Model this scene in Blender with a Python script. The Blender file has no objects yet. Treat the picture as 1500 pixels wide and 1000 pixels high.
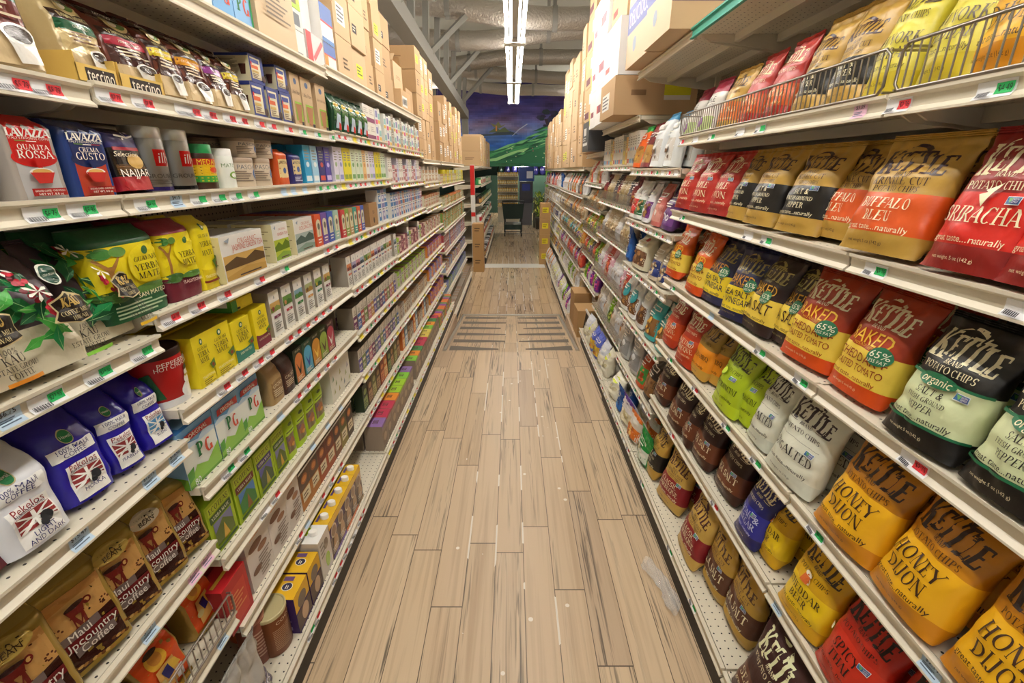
import bpy, math, random
from math import sin, cos, tan, pi, radians, sqrt
from mathutils import Vector, Matrix, noise
from mathutils.geometry import tessellate_polygon
S = bpy.context.scene
COL = S.collection
# ---------------------------------------------------------------- camera
HC, FPX, TH = 1.6, 680.0, radians(20.2)
cam = bpy.data.cameras.new('camera'); co = bpy.data.objects.new('camera', cam); COL.objects.link(co)
co.location = (0, 0, HC); co.rotation_euler = (pi/2-TH, 0, 0)
cam.sensor_width = 36; cam.lens = 36*FPX/1500; cam.clip_start = .02; cam.clip_end = 100
S.camera = co
# ---------------------------------------------------------------- world, exposure
w = bpy.data.worlds.new('world'); S.world = w; w.use_nodes = True
w.node_tree.nodes['Background'].inputs[0].default_value = (1, .97, .93, 1)
w.node_tree.nodes['Background'].inputs[1].default_value = .28
S.view_settings.view_transform = 'Standard'; S.view_settings.look = 'None'
S.view_settings.gamma = 1; S.view_settings.exposure = 0.0
S.cycles.use_denoising = True
S.cycles.max_bounces = 6; S.cycles.diffuse_bounces = 4; S.cycles.glossy_bounces = 3
TUBE = 52.0      # radiance of the fluorescent tubes
# ---------------------------------------------------------------- pixel helpers (1500x1000 frame)
CT, ST = cos(TH), sin(TH)
def ypx(px, X, z):
    "depth along the aisle of a point at |x|=X, height z that shows at column px"
    d = FPX*X/max(abs(px-751), 1); return (d-(HC-z)*ST)/CT
def at(px, py, Y):
    "point of the plane y=Y seen at a pixel"
    v = (500-py)/FPX; u = (px-751)/FPX
    # d*v = Y*ST-(HC-z)*CT ; d = Y*CT+(HC-z)*ST
    h = Y*(ST-v*CT)/(CT+v*ST); d = Y*CT+h*ST
    return Vector((u*d, Y, HC-h))
def lin(c):
    c = c/255; return c/12.92 if c <= .04045 else ((c+.055)/1.055)**2.4
def C(h):
    return (lin(int(h[0:2],16)), lin(int(h[2:4],16)), lin(int(h[4:6],16)), 1)
# ---------------------------------------------------------------- materials
def nodes(name):
    m = bpy.data.materials.new(name); m.use_nodes = True
    nt = m.node_tree; return m, nt, nt.nodes['Principled BSDF']
def N(nt, t, **k):
    n = nt.nodes.new(t)
    for a, b in k.items(): setattr(n, a, b)
    return n
def bump(nt, b, scale, strength, dist=.002, detail=3, vec=None):
    nz = N(nt, 'ShaderNodeTexNoise'); nz.inputs['Scale'].default_value = scale; nz.inputs['Detail'].default_value = detail
    tc = N(nt, 'ShaderNodeTexCoord'); nt.links.new(tc.outputs['Object'], nz.inputs['Vector'])
    bp = N(nt, 'ShaderNodeBump'); bp.inputs['Strength'].default_value = strength; bp.inputs['Distance'].default_value = dist
    nt.links.new(nz.outputs['Fac'], bp.inputs['Height']); nt.links.new(bp.outputs['Normal'], b.inputs['Normal'])
def printed(name, rough, metal=0, bs=None, coat=0):
    "packaging: the print's own colours come from the mesh"
    m, nt, b = nodes(name)
    a = N(nt, 'ShaderNodeVertexColor', layer_name='Col')
    nt.links.new(a.outputs['Color'], b.inputs['Base Color'])
    b.inputs['Roughness'].default_value = rough; b.inputs['Metallic'].default_value = metal
    b.inputs['Coat Weight'].default_value = coat; b.inputs['Coat Roughness'].default_value = .15
    if bs: bump(nt, b, *bs)
    return m
def plain(name, hexc, rough=.5, metal=0, bs=None, emit=0, spec=None, trans=0):
    m, nt, b = nodes(name)
    b.inputs['Base Color'].default_value = C(hexc); b.inputs['Roughness'].default_value = rough; b.inputs['Metallic'].default_value = metal
    if emit: b.inputs['Emission Color'].default_value = C(hexc); b.inputs['Emission Strength'].default_value = emit
    if trans: b.inputs['Transmission Weight'].default_value = trans
    if bs: bump(nt, b, *bs)
    return m
MAT = dict(
 bag=printed('printed_film', .38, 0, (22, .5, .006, 3)), foil=printed('glossy_foil', .22, .08, (18, .75, .008, 3), .3),
 gold=printed('gold_foil', .26, .4, (16, .7, .008, 3), .2),
 card=printed('printed_card', .5), kraft=printed('kraft_board', .75, 0, (60, .15, .001)), tin=printed('printed_tin', .35, .3),
 steel=printed('brushed_steel', .32, .85), plast=printed('plastic', .3), paper=printed('paper', .7),
 gloss=printed('glossy_print', .25, 0, None, .2))
def dots(name, hexc, rough, pitch, r, holecol):
    m, nt, b = nodes(name); b.inputs['Roughness'].default_value = rough
    tc = N(nt, 'ShaderNodeTexCoord'); mp = N(nt, 'ShaderNodeVectorMath', operation='SCALE'); mp.inputs['Scale'].default_value = 1/pitch
    nt.links.new(tc.outputs['Object'], mp.inputs[0])
    fr = N(nt, 'ShaderNodeVectorMath', operation='FRACTION'); nt.links.new(mp.outputs[0], fr.inputs[0])
    sb = N(nt, 'ShaderNodeVectorMath', operation='SUBTRACT'); sb.inputs[1].default_value = (.5,.5,.5); nt.links.new(fr.outputs[0], sb.inputs[0])
    return m, nt, b, sb
def holed(name, hexc, axes, pitch, r, rough=.45):
    m, nt, b, sb = dots(name, hexc, rough, pitch, r, None)
    mu = N(nt, 'ShaderNodeVectorMath', operation='MULTIPLY'); mu.inputs[1].default_value = axes; nt.links.new(sb.outputs[0], mu.inputs[0])
    ln = N(nt, 'ShaderNodeVectorMath', operation='LENGTH'); nt.links.new(mu.outputs[0], ln.inputs[0])
    lt = N(nt, 'ShaderNodeMath', operation='LESS_THAN'); lt.inputs[1].default_value = r; nt.links.new(ln.outputs['Value'], lt.inputs[0])
    mx = N(nt, 'ShaderNodeMix', data_type='RGBA'); mx.inputs[6].default_value = C(hexc); mx.inputs[7].default_value = C('15120f')
    nt.links.new(lt.outputs[0], mx.inputs[0]); nt.links.new(mx.outputs[2], b.inputs['Base Color'])
    return m
M_SHELF = plain('cream_enamel', 'ddd4c0', .38, 0, (180, .06, .0005))
M_DECK = holed('punched_deck', 'dcd4c0', (1,1,0), .026, .1)
M_PEG = holed('pegboard', 'b9ac92', (0,1,1), .0254, .14, .6)
M_KICK = plain('black_kick', '17130f', .5)
M_TEAL = plain('teal_edge', '3c9a86', .5)
M_WIRE = plain('chrome_wire', '9a938a', .28, .9)
M_GREY = plain('grey_paint', '8f8d86', .6, 0, (40,.1,.002))
M_BLACK = plain('black_plastic', '141416', .4)
def floor_mat(r0=.3):
    m, nt, b = nodes('plank_floor'); L = nt.links.new
    tc = N(nt, 'ShaderNodeTexCoord'); sp = N(nt, 'ShaderNodeSeparateXYZ'); L(tc.outputs['Object'], sp.inputs[0])
    def mt(op, a, b_=None, c=None):
        n = N(nt, 'ShaderNodeMath', operation=op)
        for i, v in enumerate((a, b_, c)):
            if v is None: continue
            if isinstance(v, (int, float)): n.inputs[i].default_value = v
            else: L(v, n.inputs[i])
        return n.outputs[0]
    W_, L_ = .1225, .93
    xs = mt('DIVIDE', mt('ADD', sp.outputs[0], .072), W_); i = mt('FLOOR', xs); fx = mt('FRACT', xs)
    wn = N(nt, 'ShaderNodeTexWhiteNoise', noise_dimensions='1D'); L(i, wn.inputs['W'])
    ys = mt('ADD', mt('DIVIDE', sp.outputs[1], L_), mt('MULTIPLY', wn.outputs['Value'], 7.31)); j = mt('FLOOR', ys); fy = mt('FRACT', ys)
    cb = N(nt, 'ShaderNodeCombineXYZ'); L(i, cb.inputs[0]); L(j, cb.inputs[1])
    w2 = N(nt, 'ShaderNodeTexWhiteNoise', noise_dimensions='3D'); L(cb.outputs[0], w2.inputs['Vector'])
    sr = N(nt, 'ShaderNodeSeparateColor'); L(w2.outputs['Color'], sr.inputs[0])
    r1, r2, r3 = sr.outputs[0], sr.outputs[1], sr.outputs[2]
    # grain coordinates, offset per plank
    gc = N(nt, 'ShaderNodeCombineXYZ'); L(mt('ADD', mt('MULTIPLY', sp.outputs[0], 30), mt('MULTIPLY', r1, 50)), gc.inputs[0])
    L(mt('ADD', mt('MULTIPLY', sp.outputs[1], .8), mt('MULTIPLY', r2, 50)), gc.inputs[1]); L(mt('MULTIPLY', r3, 9), gc.inputs[2])
    n1 = N(nt, 'ShaderNodeTexNoise'); L(gc.outputs[0], n1.inputs['Vector']); n1.inputs['Scale'].default_value = 1.2; n1.inputs['Detail'].default_value = 5; n1.inputs['Distortion'].default_value = .8
    n2 = N(nt, 'ShaderNodeTexNoise'); L(gc.outputs[0], n2.inputs['Vector']); n2.inputs['Scale'].default_value = .42; n2.inputs['Detail'].default_value = 2
    wv = N(nt, 'ShaderNodeTexNoise'); L(gc.outputs[0], wv.inputs['Vector']); wv.inputs['Scale'].default_value = 2.6; wv.inputs['Detail'].default_value = 4; wv.inputs['Distortion'].default_value = 1.4
    def ramp(fac, stops):
        r = N(nt, 'ShaderNodeValToRGB'); cr = r.color_ramp
        while len(cr.elements) < len(stops): cr.elements.new(.5)
        for e, (p, c) in zip(cr.elements, stops): e.position = p; e.color = c
        L(fac, r.inputs[0]); return r.outputs[0]
    base = ramp(r2, [(0, C('ceb596')), (.4, C('c5ab8a')), (.75, C('d4bc9c')), (1, C('baa185'))])
    soft = ramp(n1.outputs['Fac'], [(.3, C('a08567')), (.52, (1,1,1,1)), (.75, (1,1,1,1))])
    def mix(a, c, f, t='MULTIPLY'):
        x = N(nt, 'ShaderNodeMix', data_type='RGBA', blend_type=t)
        if isinstance(f, float): x.inputs[0].default_value = f
        else: L(f, x.inputs[0])
        L(a, x.inputs[6])
        if isinstance(c, tuple): x.inputs[7].default_value = c
        else: L(c, x.inputs[7])
        return x.outputs[2]
    col = mix(base, soft, .3)
    streak = ramp(mt('MULTIPLY', mt('SUBTRACT', wv.outputs['Fac'], .515), 9), [(0, (0,0,0,1)), (1, (1,1,1,1))])
    zone = ramp(mt('MULTIPLY', mt('SUBTRACT', mt('ADD', n2.outputs['Fac'], mt('MULTIPLY', r1, .2)), .61), 8), [(0, (0,0,0,1)), (1, (1,1,1,1))])
    sm = mt('MULTIPLY', mt('MULTIPLY', streak, zone), .85)
    col = mix(col, C('4e4035'), sm, 'MIX')
    # open joints
    jx = mt('LESS_THAN', mt('MINIMUM', fx, mt('SUBTRACT', 1, fx)), .012)
    jy = mt('LESS_THAN', mt('MINIMUM', fy, mt('SUBTRACT', 1, fy)), .0026)
    col = mix(col, C('4f3f30'), mt('MULTIPLY', mt('MAXIMUM', jx, jy), .95), 'MIX')
    # white chips worn in the finish
    ch = N(nt, 'ShaderNodeTexVoronoi'); ch.inputs['Scale'].default_value = 12; L(tc.outputs['Object'], ch.inputs['Vector'])
    cn = N(nt, 'ShaderNodeTexNoise'); cn.inputs['Scale'].default_value = 2.2; L(tc.outputs['Object'], cn.inputs['Vector'])
    mid = mt('LESS_THAN', mt('ABSOLUTE', mt('SUBTRACT', sp.outputs[0], .03)), .3)
    chip = mt('MULTIPLY', mt('MULTIPLY', mt('LESS_THAN', ch.outputs['Distance'], .11), mt('GREATER_THAN', cn.outputs['Fac'], .5)), mid)
    col = mix(col, C('efe9df'), mt('MULTIPLY', chip, .85), 'MIX')
    L(col, b.inputs['Base Color'])
    rr = mt('ADD', r0, mt('MULTIPLY', n1.outputs['Fac'], .2)); L(rr, b.inputs['Roughness'])
    # white wear along some of the middle joints
    wj = mt('MULTIPLY', mt('MULTIPLY', mt('LESS_THAN', mt('MINIMUM', fx, mt('SUBTRACT', 1, fx)), .03), mt('GREATER_THAN', cn.outputs['Fac'], .535)), mid)
    wc = mix(b.inputs['Base Color'].links[0].from_socket, C('efe9df'), mt('MULTIPLY', wj, .8), 'MIX'); L(wc, b.inputs['Base Color'])
    bp = N(nt, 'ShaderNodeBump'); bp.inputs['Strength'].default_value = .25; bp.inputs['Distance'].default_value = .002
    L(wv.outputs['Fac'], bp.inputs['Height']); L(bp.outputs['Normal'], b.inputs['Normal'])
    return m
# ---------------------------------------------------------------- mesh building
class MB:
    def __init__(s): s.v = []; s.f = []; s.c = []; s.sm = []
    def face(s, pts, col, smooth=False):
        n = len(s.v); s.v += [tuple(p) for p in pts]; s.f.append(tuple(range(n, n+len(pts)))); s.c.append(col); s.sm.append(smooth)
    def grid(s, P, col, smooth=True, closed=False, flip=False):
        "P[row][col] of points; col a colour or a function of (row, col)"
        n = len(s.v); R, K = len(P), len(P[0])
        for r in P: s.v += [tuple(p) for p in r]
        for i in range(R-1):
            for j in range(K if closed else K-1):
                q = (n+i*K+j, n+i*K+(j+1)%K, n+(i+1)*K+(j+1)%K, n+(i+1)*K+j)
                s.f.append(q[::-1] if flip else q); s.c.append(col(i, j) if callable(col) else col); s.sm.append(smooth)
    def box(s, a, b, col, skip=''):
        x0,y0,z0 = a; x1,y1,z1 = b
        F = dict(f=((x0,y0,z0),(x1,y0,z0),(x1,y0,z1),(x0,y0,z1)), b=((x1,y1,z0),(x0,y1,z0),(x0,y1,z1),(x1,y1,z1)),
                 l=((x0,y1,z0),(x0,y0,z0),(x0,y0,z1),(x0,y1,z1)), r=((x1,y0,z0),(x1,y1,z0),(x1,y1,z1),(x1,y0,z1)),
                 t=((x0,y0,z1),(x1,y0,z1),(x1,y1,z1),(x0,y1,z1)), u=((x0,y1,z0),(x1,y1,z0),(x1,y0,z0),(x0,y0,z0)))
        for k, p in F.items():
            if k not in skip: s.face(p, col[k] if isinstance(col, dict) and k in col else (col.get('*') if isinstance(col, dict) else col))
    def lathe(s, prof, col, n=24, c=(0,0), cap=True):
        "prof: (radius, z) from below to above; col list per segment or one"
        P = [[(c[0]+r*cos(2*pi*k/n), c[1]+r*sin(2*pi*k/n), z) for k in range(n)] for r, z in prof]
        cc = (lambda i, j: col[min(i, len(col)-1)]) if isinstance(col, list) else col
        s.grid(P, cc, True, True)
        if cap:
            s.face(P[-1], col[-1] if isinstance(col, list) else col); s.face(P[0][::-1], col[0] if isinstance(col, list) else col)
    def tube(s, pts, r, col, n=6):
        pts = [Vector(p) for p in pts]; P = []
        for i, p in enumerate(pts):
            t = (pts[min(i+1, len(pts)-1)]-pts[max(i-1, 0)]).normalized()
            a = t.orthogonal().normalized() if i == 0 else (a - t*a.dot(t)).normalized()
            b = t.cross(a); rr = r(i/(len(pts)-1)) if callable(r) else r
            P.append([p+(a*cos(2*pi*k/n)+b*sin(2*pi*k/n))*rr for k in range(n)])
        s.grid(P, col, True, True); s.face(P[-1], col); s.face(P[0][::-1], col)
    def mesh(s, name, mat):
        me = bpy.data.meshes.new(name); me.from_pydata(s.v, [], s.f)
        ca = me.color_attributes.new('Col', 'FLOAT_COLOR', 'CORNER')
        buf = []
        for f, c in zip(s.f, s.c):
            if not isinstance(c, tuple): c = C(c)
            buf += list(c)*len(f)
        ca.data.foreach_set('color', buf)
        me.polygons.foreach_set('use_smooth', s.sm)
        me.materials.append(MAT[mat] if isinstance(mat, str) else mat)
        me.update(); return me
def link(name, me, parent=None, loc=None, rot=None):
    o = bpy.data.objects.new(name, me); COL.objects.link(o)
    if parent: o.parent = parent
    if loc is not None: o.location = loc
    if rot is not None: o.rotation_euler = rot
    return o
def tag(o, label, cat, group=None, kind=None):
    if label: o['label'] = label
    if cat: o['category'] = cat
    if group: o['group'] = group
    if kind: o['kind'] = kind
    return o
def struct(name, mb, mat): return tag(link(name, mb.mesh(name, mat)), None, None, None, 'structure')
# ---------------------------------------------------------------- lettering
SER = {  # strokes: l x0 y0 x1 y1 (T thick / t thin), a cx cy rx ry deg0 deg1
'A':(.74,'l 0 0 .36 1 t;l .74 0 .36 1 T;l .15 .33 .6 .33 t'), 'B':(.66,'l .13 0 .13 1 T;a .28 .75 .3 .25 -90 90;a .3 .26 .36 .26 -90 90;l .1 .97 .3 .97 t;l .1 .5 .3 .5 t;l .1 .03 .3 .03 t'),
'C':(.7,'a .4 .5 .38 .52 50 310;l .64 .78 .64 1 t'), 'D':(.76,'l .13 0 .13 1 T;a .28 .5 .46 .5 -90 90;l .1 .97 .3 .97 t;l .1 .03 .3 .03 t'),
'E':(.62,'l .13 0 .13 1 T;l .1 .97 .58 .97 t;l .1 .5 .45 .5 t;l .1 .03 .6 .03 t;l .57 1 .57 .76 t;l .6 0 .6 .26 t'), 'F':(.6,'l .13 0 .13 1 T;l .1 .97 .57 .97 t;l .1 .5 .45 .5 t;l .56 1 .56 .74 t'),
'G':(.76,'a .4 .5 .38 .52 50 310;l .66 .02 .66 .42 T'), 'H':(.78,'l .13 0 .13 1 T;l .65 0 .65 1 T;l .1 .5 .68 .5 t'), 'I':(.28,'l .14 0 .14 1 T'),
'J':(.46,'l .3 .15 .3 1 T;a .16 .18 .22 .2 180 360'), 'K':(.74,'l .13 0 .13 1 T;l .2 .42 .62 1 t;l .3 .55 .66 0 T'), 'L':(.6,'l .13 0 .13 1 T;l .1 .03 .57 .03 t;l .57 0 .57 .28 t'),
'M':(.92,'l .1 0 .1 1 t;l .12 1 .46 .05 T;l .46 .05 .8 1 t;l .8 0 .8 1 T'), 'N':(.8,'l .1 0 .1 1 t;l .1 1 .68 0 T;l .68 0 .68 1 t'), 'O':(.8,'a .4 .5 .4 .52 0 360'),
'P':(.64,'l .13 0 .13 1 T;a .28 .72 .34 .28 -90 90;l .1 .97 .3 .97 t;l .1 .46 .3 .46 t'), 'Q':(.8,'a .4 .5 .4 .52 0 360;l .4 .1 .76 -.16 T'),
'R':(.72,'l .13 0 .13 1 T;a .28 .73 .33 .27 -90 90;l .1 .97 .3 .97 t;l .1 .48 .3 .48 t;l .34 .48 .66 0 T'), 'S':(.56,'a .28 .74 .25 .28 30 270;a .28 .25 .27 .27 -150 90;l .5 .76 .5 .98 t;l .05 .02 .05 .24 t'),
'T':(.68,'l .34 0 .34 1 T;l 0 .97 .68 .97 t;l .02 1 .02 .74 t;l .66 1 .66 .74 t'), 'U':(.76,'l .13 .3 .13 1 T;l .62 .3 .62 1 t;a .375 .3 .3 .32 180 360'), 'V':(.74,'l 0 1 .38 0 T;l .74 1 .38 0 t'),
'W':(1.0,'l 0 1 .28 0 T;l .5 1 .28 0 t;l .5 1 .76 0 T;l 1 1 .76 0 t'), 'X':(.74,'l .05 1 .67 0 T;l .05 0 .67 1 t'), 'Y':(.72,'l .02 1 .36 .45 T;l .7 1 .36 .45 t;l .36 0 .36 .5 T'), 'Z':(.64,'l .05 .97 .6 .97 t;l .58 1 .06 0 T;l .04 .03 .6 .03 t;l .6 0 .6 .24 t')}
def arcs(cx, cy, rx, ry, a0, a1, T, t):
    n = max(4, int(abs(a1-a0)/24)); out = []
    for k in range(n):
        q = []
        for a in (a0+(a1-a0)*k/n, a0+(a1-a0)*(k+1)/n):
            r = radians(a); q.append(((cx+rx*cos(r), cy+ry*sin(r)), (cx+max(rx-T, .01)*cos(r), cy+max(ry-t, .01)*sin(r))))
        out.append([q[0][0], q[1][0], q[1][1], q[0][1]])
    return out
def serif_glyph(ch, T=.15, t=.055, sf=.09):
    w_, sp = SER[ch]; out = []
    for st in sp.split(';'):
        p = st.split()
        if p[0] == 'a': out += arcs(*map(float, p[1:7]), T, t)
        else:
            x0, y0, x1, y1 = map(float, p[1:5]); h = (T if p[5] == 'T' else t)/2
            dx, dy = x1-x0, y1-y0; l_ = sqrt(dx*dx+dy*dy)
            if abs(dy) > .3 and abs(dx) > .05: nx, ny = h*1.1, 0    # slanted stems are cut level
            else: nx, ny = -dy/l_*h, dx/l_*h
            out.append([(x0+nx,y0+ny),(x0-nx,y0-ny),(x1-nx,y1-ny),(x1+nx,y1+ny)])
            if l_ > .6 and abs(dy) > .5:
                for x, y in ((x0,y0),(x1,y1)):
                    if y in (0, 1) and not (ch == 'A' and y == 1) and not (ch in 'VW' and y == 0) and not (ch == 'N' and y == 0 and p[5] == 'T'):
                        ya, yb = (0, t*.9) if y == 0 else (1-t*.9, 1); g = h+sf
                        out.append([(x-g,ya),(x+g,ya),(x+g,yb),(x-g,yb)])
    return w_, out
_bf = {}
def bf_raw(s):
    cu = bpy.data.curves.new('tmp', 'FONT'); cu.body = s; cu.resolution_u = 2; o = bpy.data.objects.new('tmp', cu); COL.objects.link(o)
    dg = bpy.context.evaluated_depsgraph_get(); e = o.evaluated_get(dg); me = e.to_mesh()
    V_ = [(v.co.x, v.co.y) for v in me.vertices]; F_ = [[V_[i] for i in p.vertices] for p in me.polygons]
    e.to_mesh_clear(); bpy.data.objects.remove(o); bpy.data.curves.remove(cu); return V_, F_
def bf_glyph(ch):
    if ch not in _bf:
        if 'I' not in _bf and ch != 'I': bf_glyph('I')
        V_, F_ = bf_raw(ch+'I'); mx = max(v[0] for v in V_)
        iv, _ = bf_raw('I'); iw = max(v[0] for v in iv); cap = max(v[1] for v in iv)
        V1, F1 = bf_raw(ch) if ch != ' ' else ([], [])
        _bf[ch] = ((mx-iw)/cap, [[(x/cap, y/cap) for x, y in f] for f in F1])
    return _bf[ch]
_tc = {}
def text_polys(s, font):
    "polygons of a line of lettering, cap height 1, centred on x"
    k = (s, font)
    if k in _tc: return _tc[k]
    x = 0; out = []
    for i, ch in enumerate(s):
        if font != 'b' and ch in SER:
            w_, g = serif_glyph(ch, *((.15,.055,.09) if font == 's' else (.24,.1,.07))); adv = w_+(.13 if font == 's' else .06)
        elif ch == ' ': w_, g = .38, []; adv = .38
        else: w_, g = bf_glyph(ch); adv = w_
        sc, dz = 1, 0
        if font == 'k':
            sc = 1.25 if i == 0 else (1,.92,1.02,1.06,1.0,.95)[i % 6]; dz = -.12 if i == 0 else (0, .06, .02, -.04, -.1, -.16)[i % 6]
        out += [[(x+px_*sc, py_*sc+dz) for px_, py_ in f] for f in g]; x += adv*sc
    if font == 'k':   # the arched handle over the word
        n = 14; A = [(.62-.0*q+2.05*q/n, 1.04+.40*sin(pi*(.06+.86*q/n))) for q in range(n+1)]
        for q in range(n):
            th, th2 = .03+.2*(q/n)**.8, .03+.2*((q+1)/n)**.8
            out.append([A[q], A[q+1], (A[q+1][0]-.06, A[q+1][1]-th2), (A[q][0]-.06, A[q][1]-th)])
    w_ = x; out = [[(a-w_/2, b) for a, b in f] for f in out]
    _tc[k] = (w_, out); return _tc[k]
def subdiv(tri, L, out):
    e = [((tri[i][0]-tri[(i+1)%3][0])**2+(tri[i][1]-tri[(i+1)%3][1])**2, i) for i in range(3)]
    m, i = max(e)
    if m <= L*L: out.append(tri); return
    a, b, c = tri[i], tri[(i+1)%3], tri[(i+2)%3]; h = ((a[0]+b[0])/2, (a[1]+b[1])/2)
    subdiv((a, h, c), L, out); subdiv((h, b, c), L, out)
def art(mb, items, W, H, surf, maxl=None, off=.0004):
    "items in panel fractions (x -.5...5 of W, z 0..1 of H; sizes in W), laid on surf(x, z, lift)"
    lay = 0
    for it in items:
        k = it[0]; polys = []
        if k == 'r': _, x0, z0, x1, z1, col = it; polys = [[(x0*W,z0*H),(x1*W,z0*H),(x1*W,z1*H),(x0*W,z1*H)]]
        elif k == 'e':
            _, cx, cz, rx, rz, col = it; polys = [[(cx*W+rx*W*cos(2*pi*q/20), cz*H+rz*W*sin(2*pi*q/20)) for q in range(20)]]
        elif k == 'p': _, pts, col = it; polys = [[(x*W, z*H) for x, z in pts]]
        elif k == 't':
            _, s, cx, cz, h, col = it[:6]; mw = it[6] if len(it) > 6 and it[6] else .92; font = it[7] if len(it) > 7 else 's'; sl = it[8] if len(it) > 8 else 0
            tw, ps = text_polys(s, font); hx = min(h*W, mw*W/tw) if it[6:7] != (-1,) else h*W
            hz = h*W if hx > h*W*.68 else hx/.68
            polys = [[(cx*W+a*hx+sl*b*hz, cz*H+(b-.5)*hz) for a, b in f] for f in ps]
        elif k == 'l':   # lines of small print
            _, x0, x1, z0, z1, n, col = it
            for q in range(n):
                z = z0+(z1-z0)*(q+.5)/n; t = (z1-z0)/n*.22; e = x0+(x1-x0)*(.62+.38*((q*37+n*11) % 7)/6)
                polys.append([(x0*W,(z-t)*H),(e*W,(z-t)*H),(e*W,(z+t)*H),(x0*W,(z+t)*H)])
        lay += 1
        for p in polys:
            if maxl:
                if len(p) == 3: T = [tuple(p)]
                else:
                    idx = tessellate_polygon([[Vector((a, b, 0)) for a, b in p]]); T = [tuple(p[i] for i in t) for t in idx]
                O = []
                for t in T: subdiv(t, maxl, O)
            else: O = [p] if len(p) <= 4 or k in 'e' else [tuple(p[i] for i in t) for t in tessellate_polygon([[Vector((a, b, 0)) for a, b in p]])]
            for t in O:
                A = sum(t[i][0]*t[(i+1) % len(t)][1]-t[(i+1) % len(t)][0]*t[i][1] for i in range(len(t)))
                if abs(A) < 1e-12: continue
                if A < 0: t = t[::-1]
                mb.face([surf(a, b, off*lay) for a, b in t], col, bool(maxl))
# ---------------------------------------------------------------- the building
def slab(name, pts, mat, col='ffffff'):
    mb = MB()
    for p in pts: mb.face(p, col)
    return struct(name, mb, mat)
ZL = -.20                                   # lower floor past the ramp
Y0R, Y1R = 4.06, 5.87                       # the ramp
MF = floor_mat(); MF2 = floor_mat(.08)
slab('floor_upper', [[(-2.6,-2,0),(2.6,-2,0),(2.6,Y0R,0),(-2.6,Y0R,0)], [(-2.6,Y0R,0),(-.66,Y0R,0),(-.66,5.3,0),(-2.6,5.3,0)], [(.64,Y0R,0),(2.6,Y0R,0),(2.6,5.3,0),(.64,5.3,0)],
  [(-.66,5.3,0),(-2.6,5.3,0),(-2.6,5.3,ZL),(-.66,5.3,ZL)], [(2.6,5.3,0),(.64,5.3,0),(.64,5.3,ZL),(2.6,5.3,ZL)],
  [(-.66,Y0R,0),(-.66,5.3,0),(-.66,5.3,ZL),(-.66,Y0R,ZL)], [(.64,5.3,0),(.64,Y0R,0),(.64,Y0R,ZL),(.64,5.3,ZL)]], MF)
slab('floor_ramp', [[(-.66,Y0R,0),(.64,Y0R,0),(.64,Y1R,ZL),(-.66,Y1R,ZL)]], MF)
slab('floor_lower', [[(-.66,Y1R,ZL),(.64,Y1R,ZL),(.64,24,ZL),(-.66,24,ZL)], [(-4,5.3,ZL),(-.66,5.3,ZL),(-.66,24,ZL),(-4,24,ZL)], [(.64,5.3,ZL),(4,5.3,ZL),(4,24,ZL),(.64,24,ZL)]], MF2)
mb = MB(); mb.box((-.62,9.12,ZL),(.66,9.52,ZL+.003),'ffffff'); struct('trim_1', mb, plain('painted_floor_glare','e9e6de',.2))  # pale slab painted in for the band of glare on the far floor
# ramp hardware: edge angles, brass nosing, worn grip strips
def rz(y): return 0 if y < Y0R else ZL if y > Y1R else ZL*(y-Y0R)/(Y1R-Y0R)
M_GRIP = plain('grip_strip_grey', '6d655c', .8, 0, (300,.4,.001)); M_ALU = plain('aluminium', 'c9c6be', .35, .8)
def bar(name, p, q, wd, h, mat, label, cat, group=None, taper=1):
    p, q = Vector(p), Vector(q); d = (q-p).normalized(); s_ = d.cross(Vector((0,0,1))).normalized()*wd/2; u = Vector((0,0,h)); mb = MB()
    A = [p-s_, p+s_, q+s_*taper, q-s_*taper]; B = [a+u for a in A]
    mb.face(B, 'ffffff')
    for i in range(4): mb.face([A[i], A[(i+1)%4], B[(i+1)%4], B[i]], 'ffffff')
    return tag(link(name, mb.mesh(name, mat)), label, cat, group)
bar('ramp_edging', (-.64,Y0R+.05,rz(Y0R+.05)), (-.64,Y1R,ZL), .03, .012, M_ALU, 'aluminium edging along the ramp on the tea side', 'edging', 'ramp edgings')
bar('ramp_edging', (.62,Y0R+.05,rz(Y0R+.05)), (.62,Y1R,ZL), .03, .012, M_ALU, 'aluminium edging along the ramp on the snack side', 'edging', 'ramp edgings')
bar('threshold_strip', (-.65,Y1R+.02,ZL), (.63,Y1R+.02,ZL), .045, .012, M_ALU, 'bright metal threshold strip across the foot of the ramp', 'threshold strip')
bar('threshold_strip', (-.6,14.4,ZL), (.7,14.4,ZL), .05, .008, M_GRIP, 'dull threshold strip across the floor before the green shopping cart', 'threshold strip')
ordw = ['first','second','third','fourth','fifth','sixth','seventh','eighth','ninth','tenth','eleventh','twelfth','thirteenth','fourteenth','fifteenth','sixteenth','seventeenth','eighteenth','nineteenth','twentieth']
for k in range(6):
    y = Y0R+.1+k*.31
    for sx, nm, tp in ((-1,'tea',(.12,.3,.2,.35,.25,.3)[k]), (1,'snack',(.1,.2,.3,.15,.3,.3)[k])):
        bar('grip_strip', (sx*.60 if sx < 0 else .58, y, rz(y)+.001), (sx*(.07 if k % 3 else .13), y, rz(y)+.001), (.18 if k == 0 else .12), .003, M_GRIP,
            'worn grey grip strip, %s down the ramp, %s side' % (ordw[k], nm), 'grip strip', 'grip strips on the ramp', tp)
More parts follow.
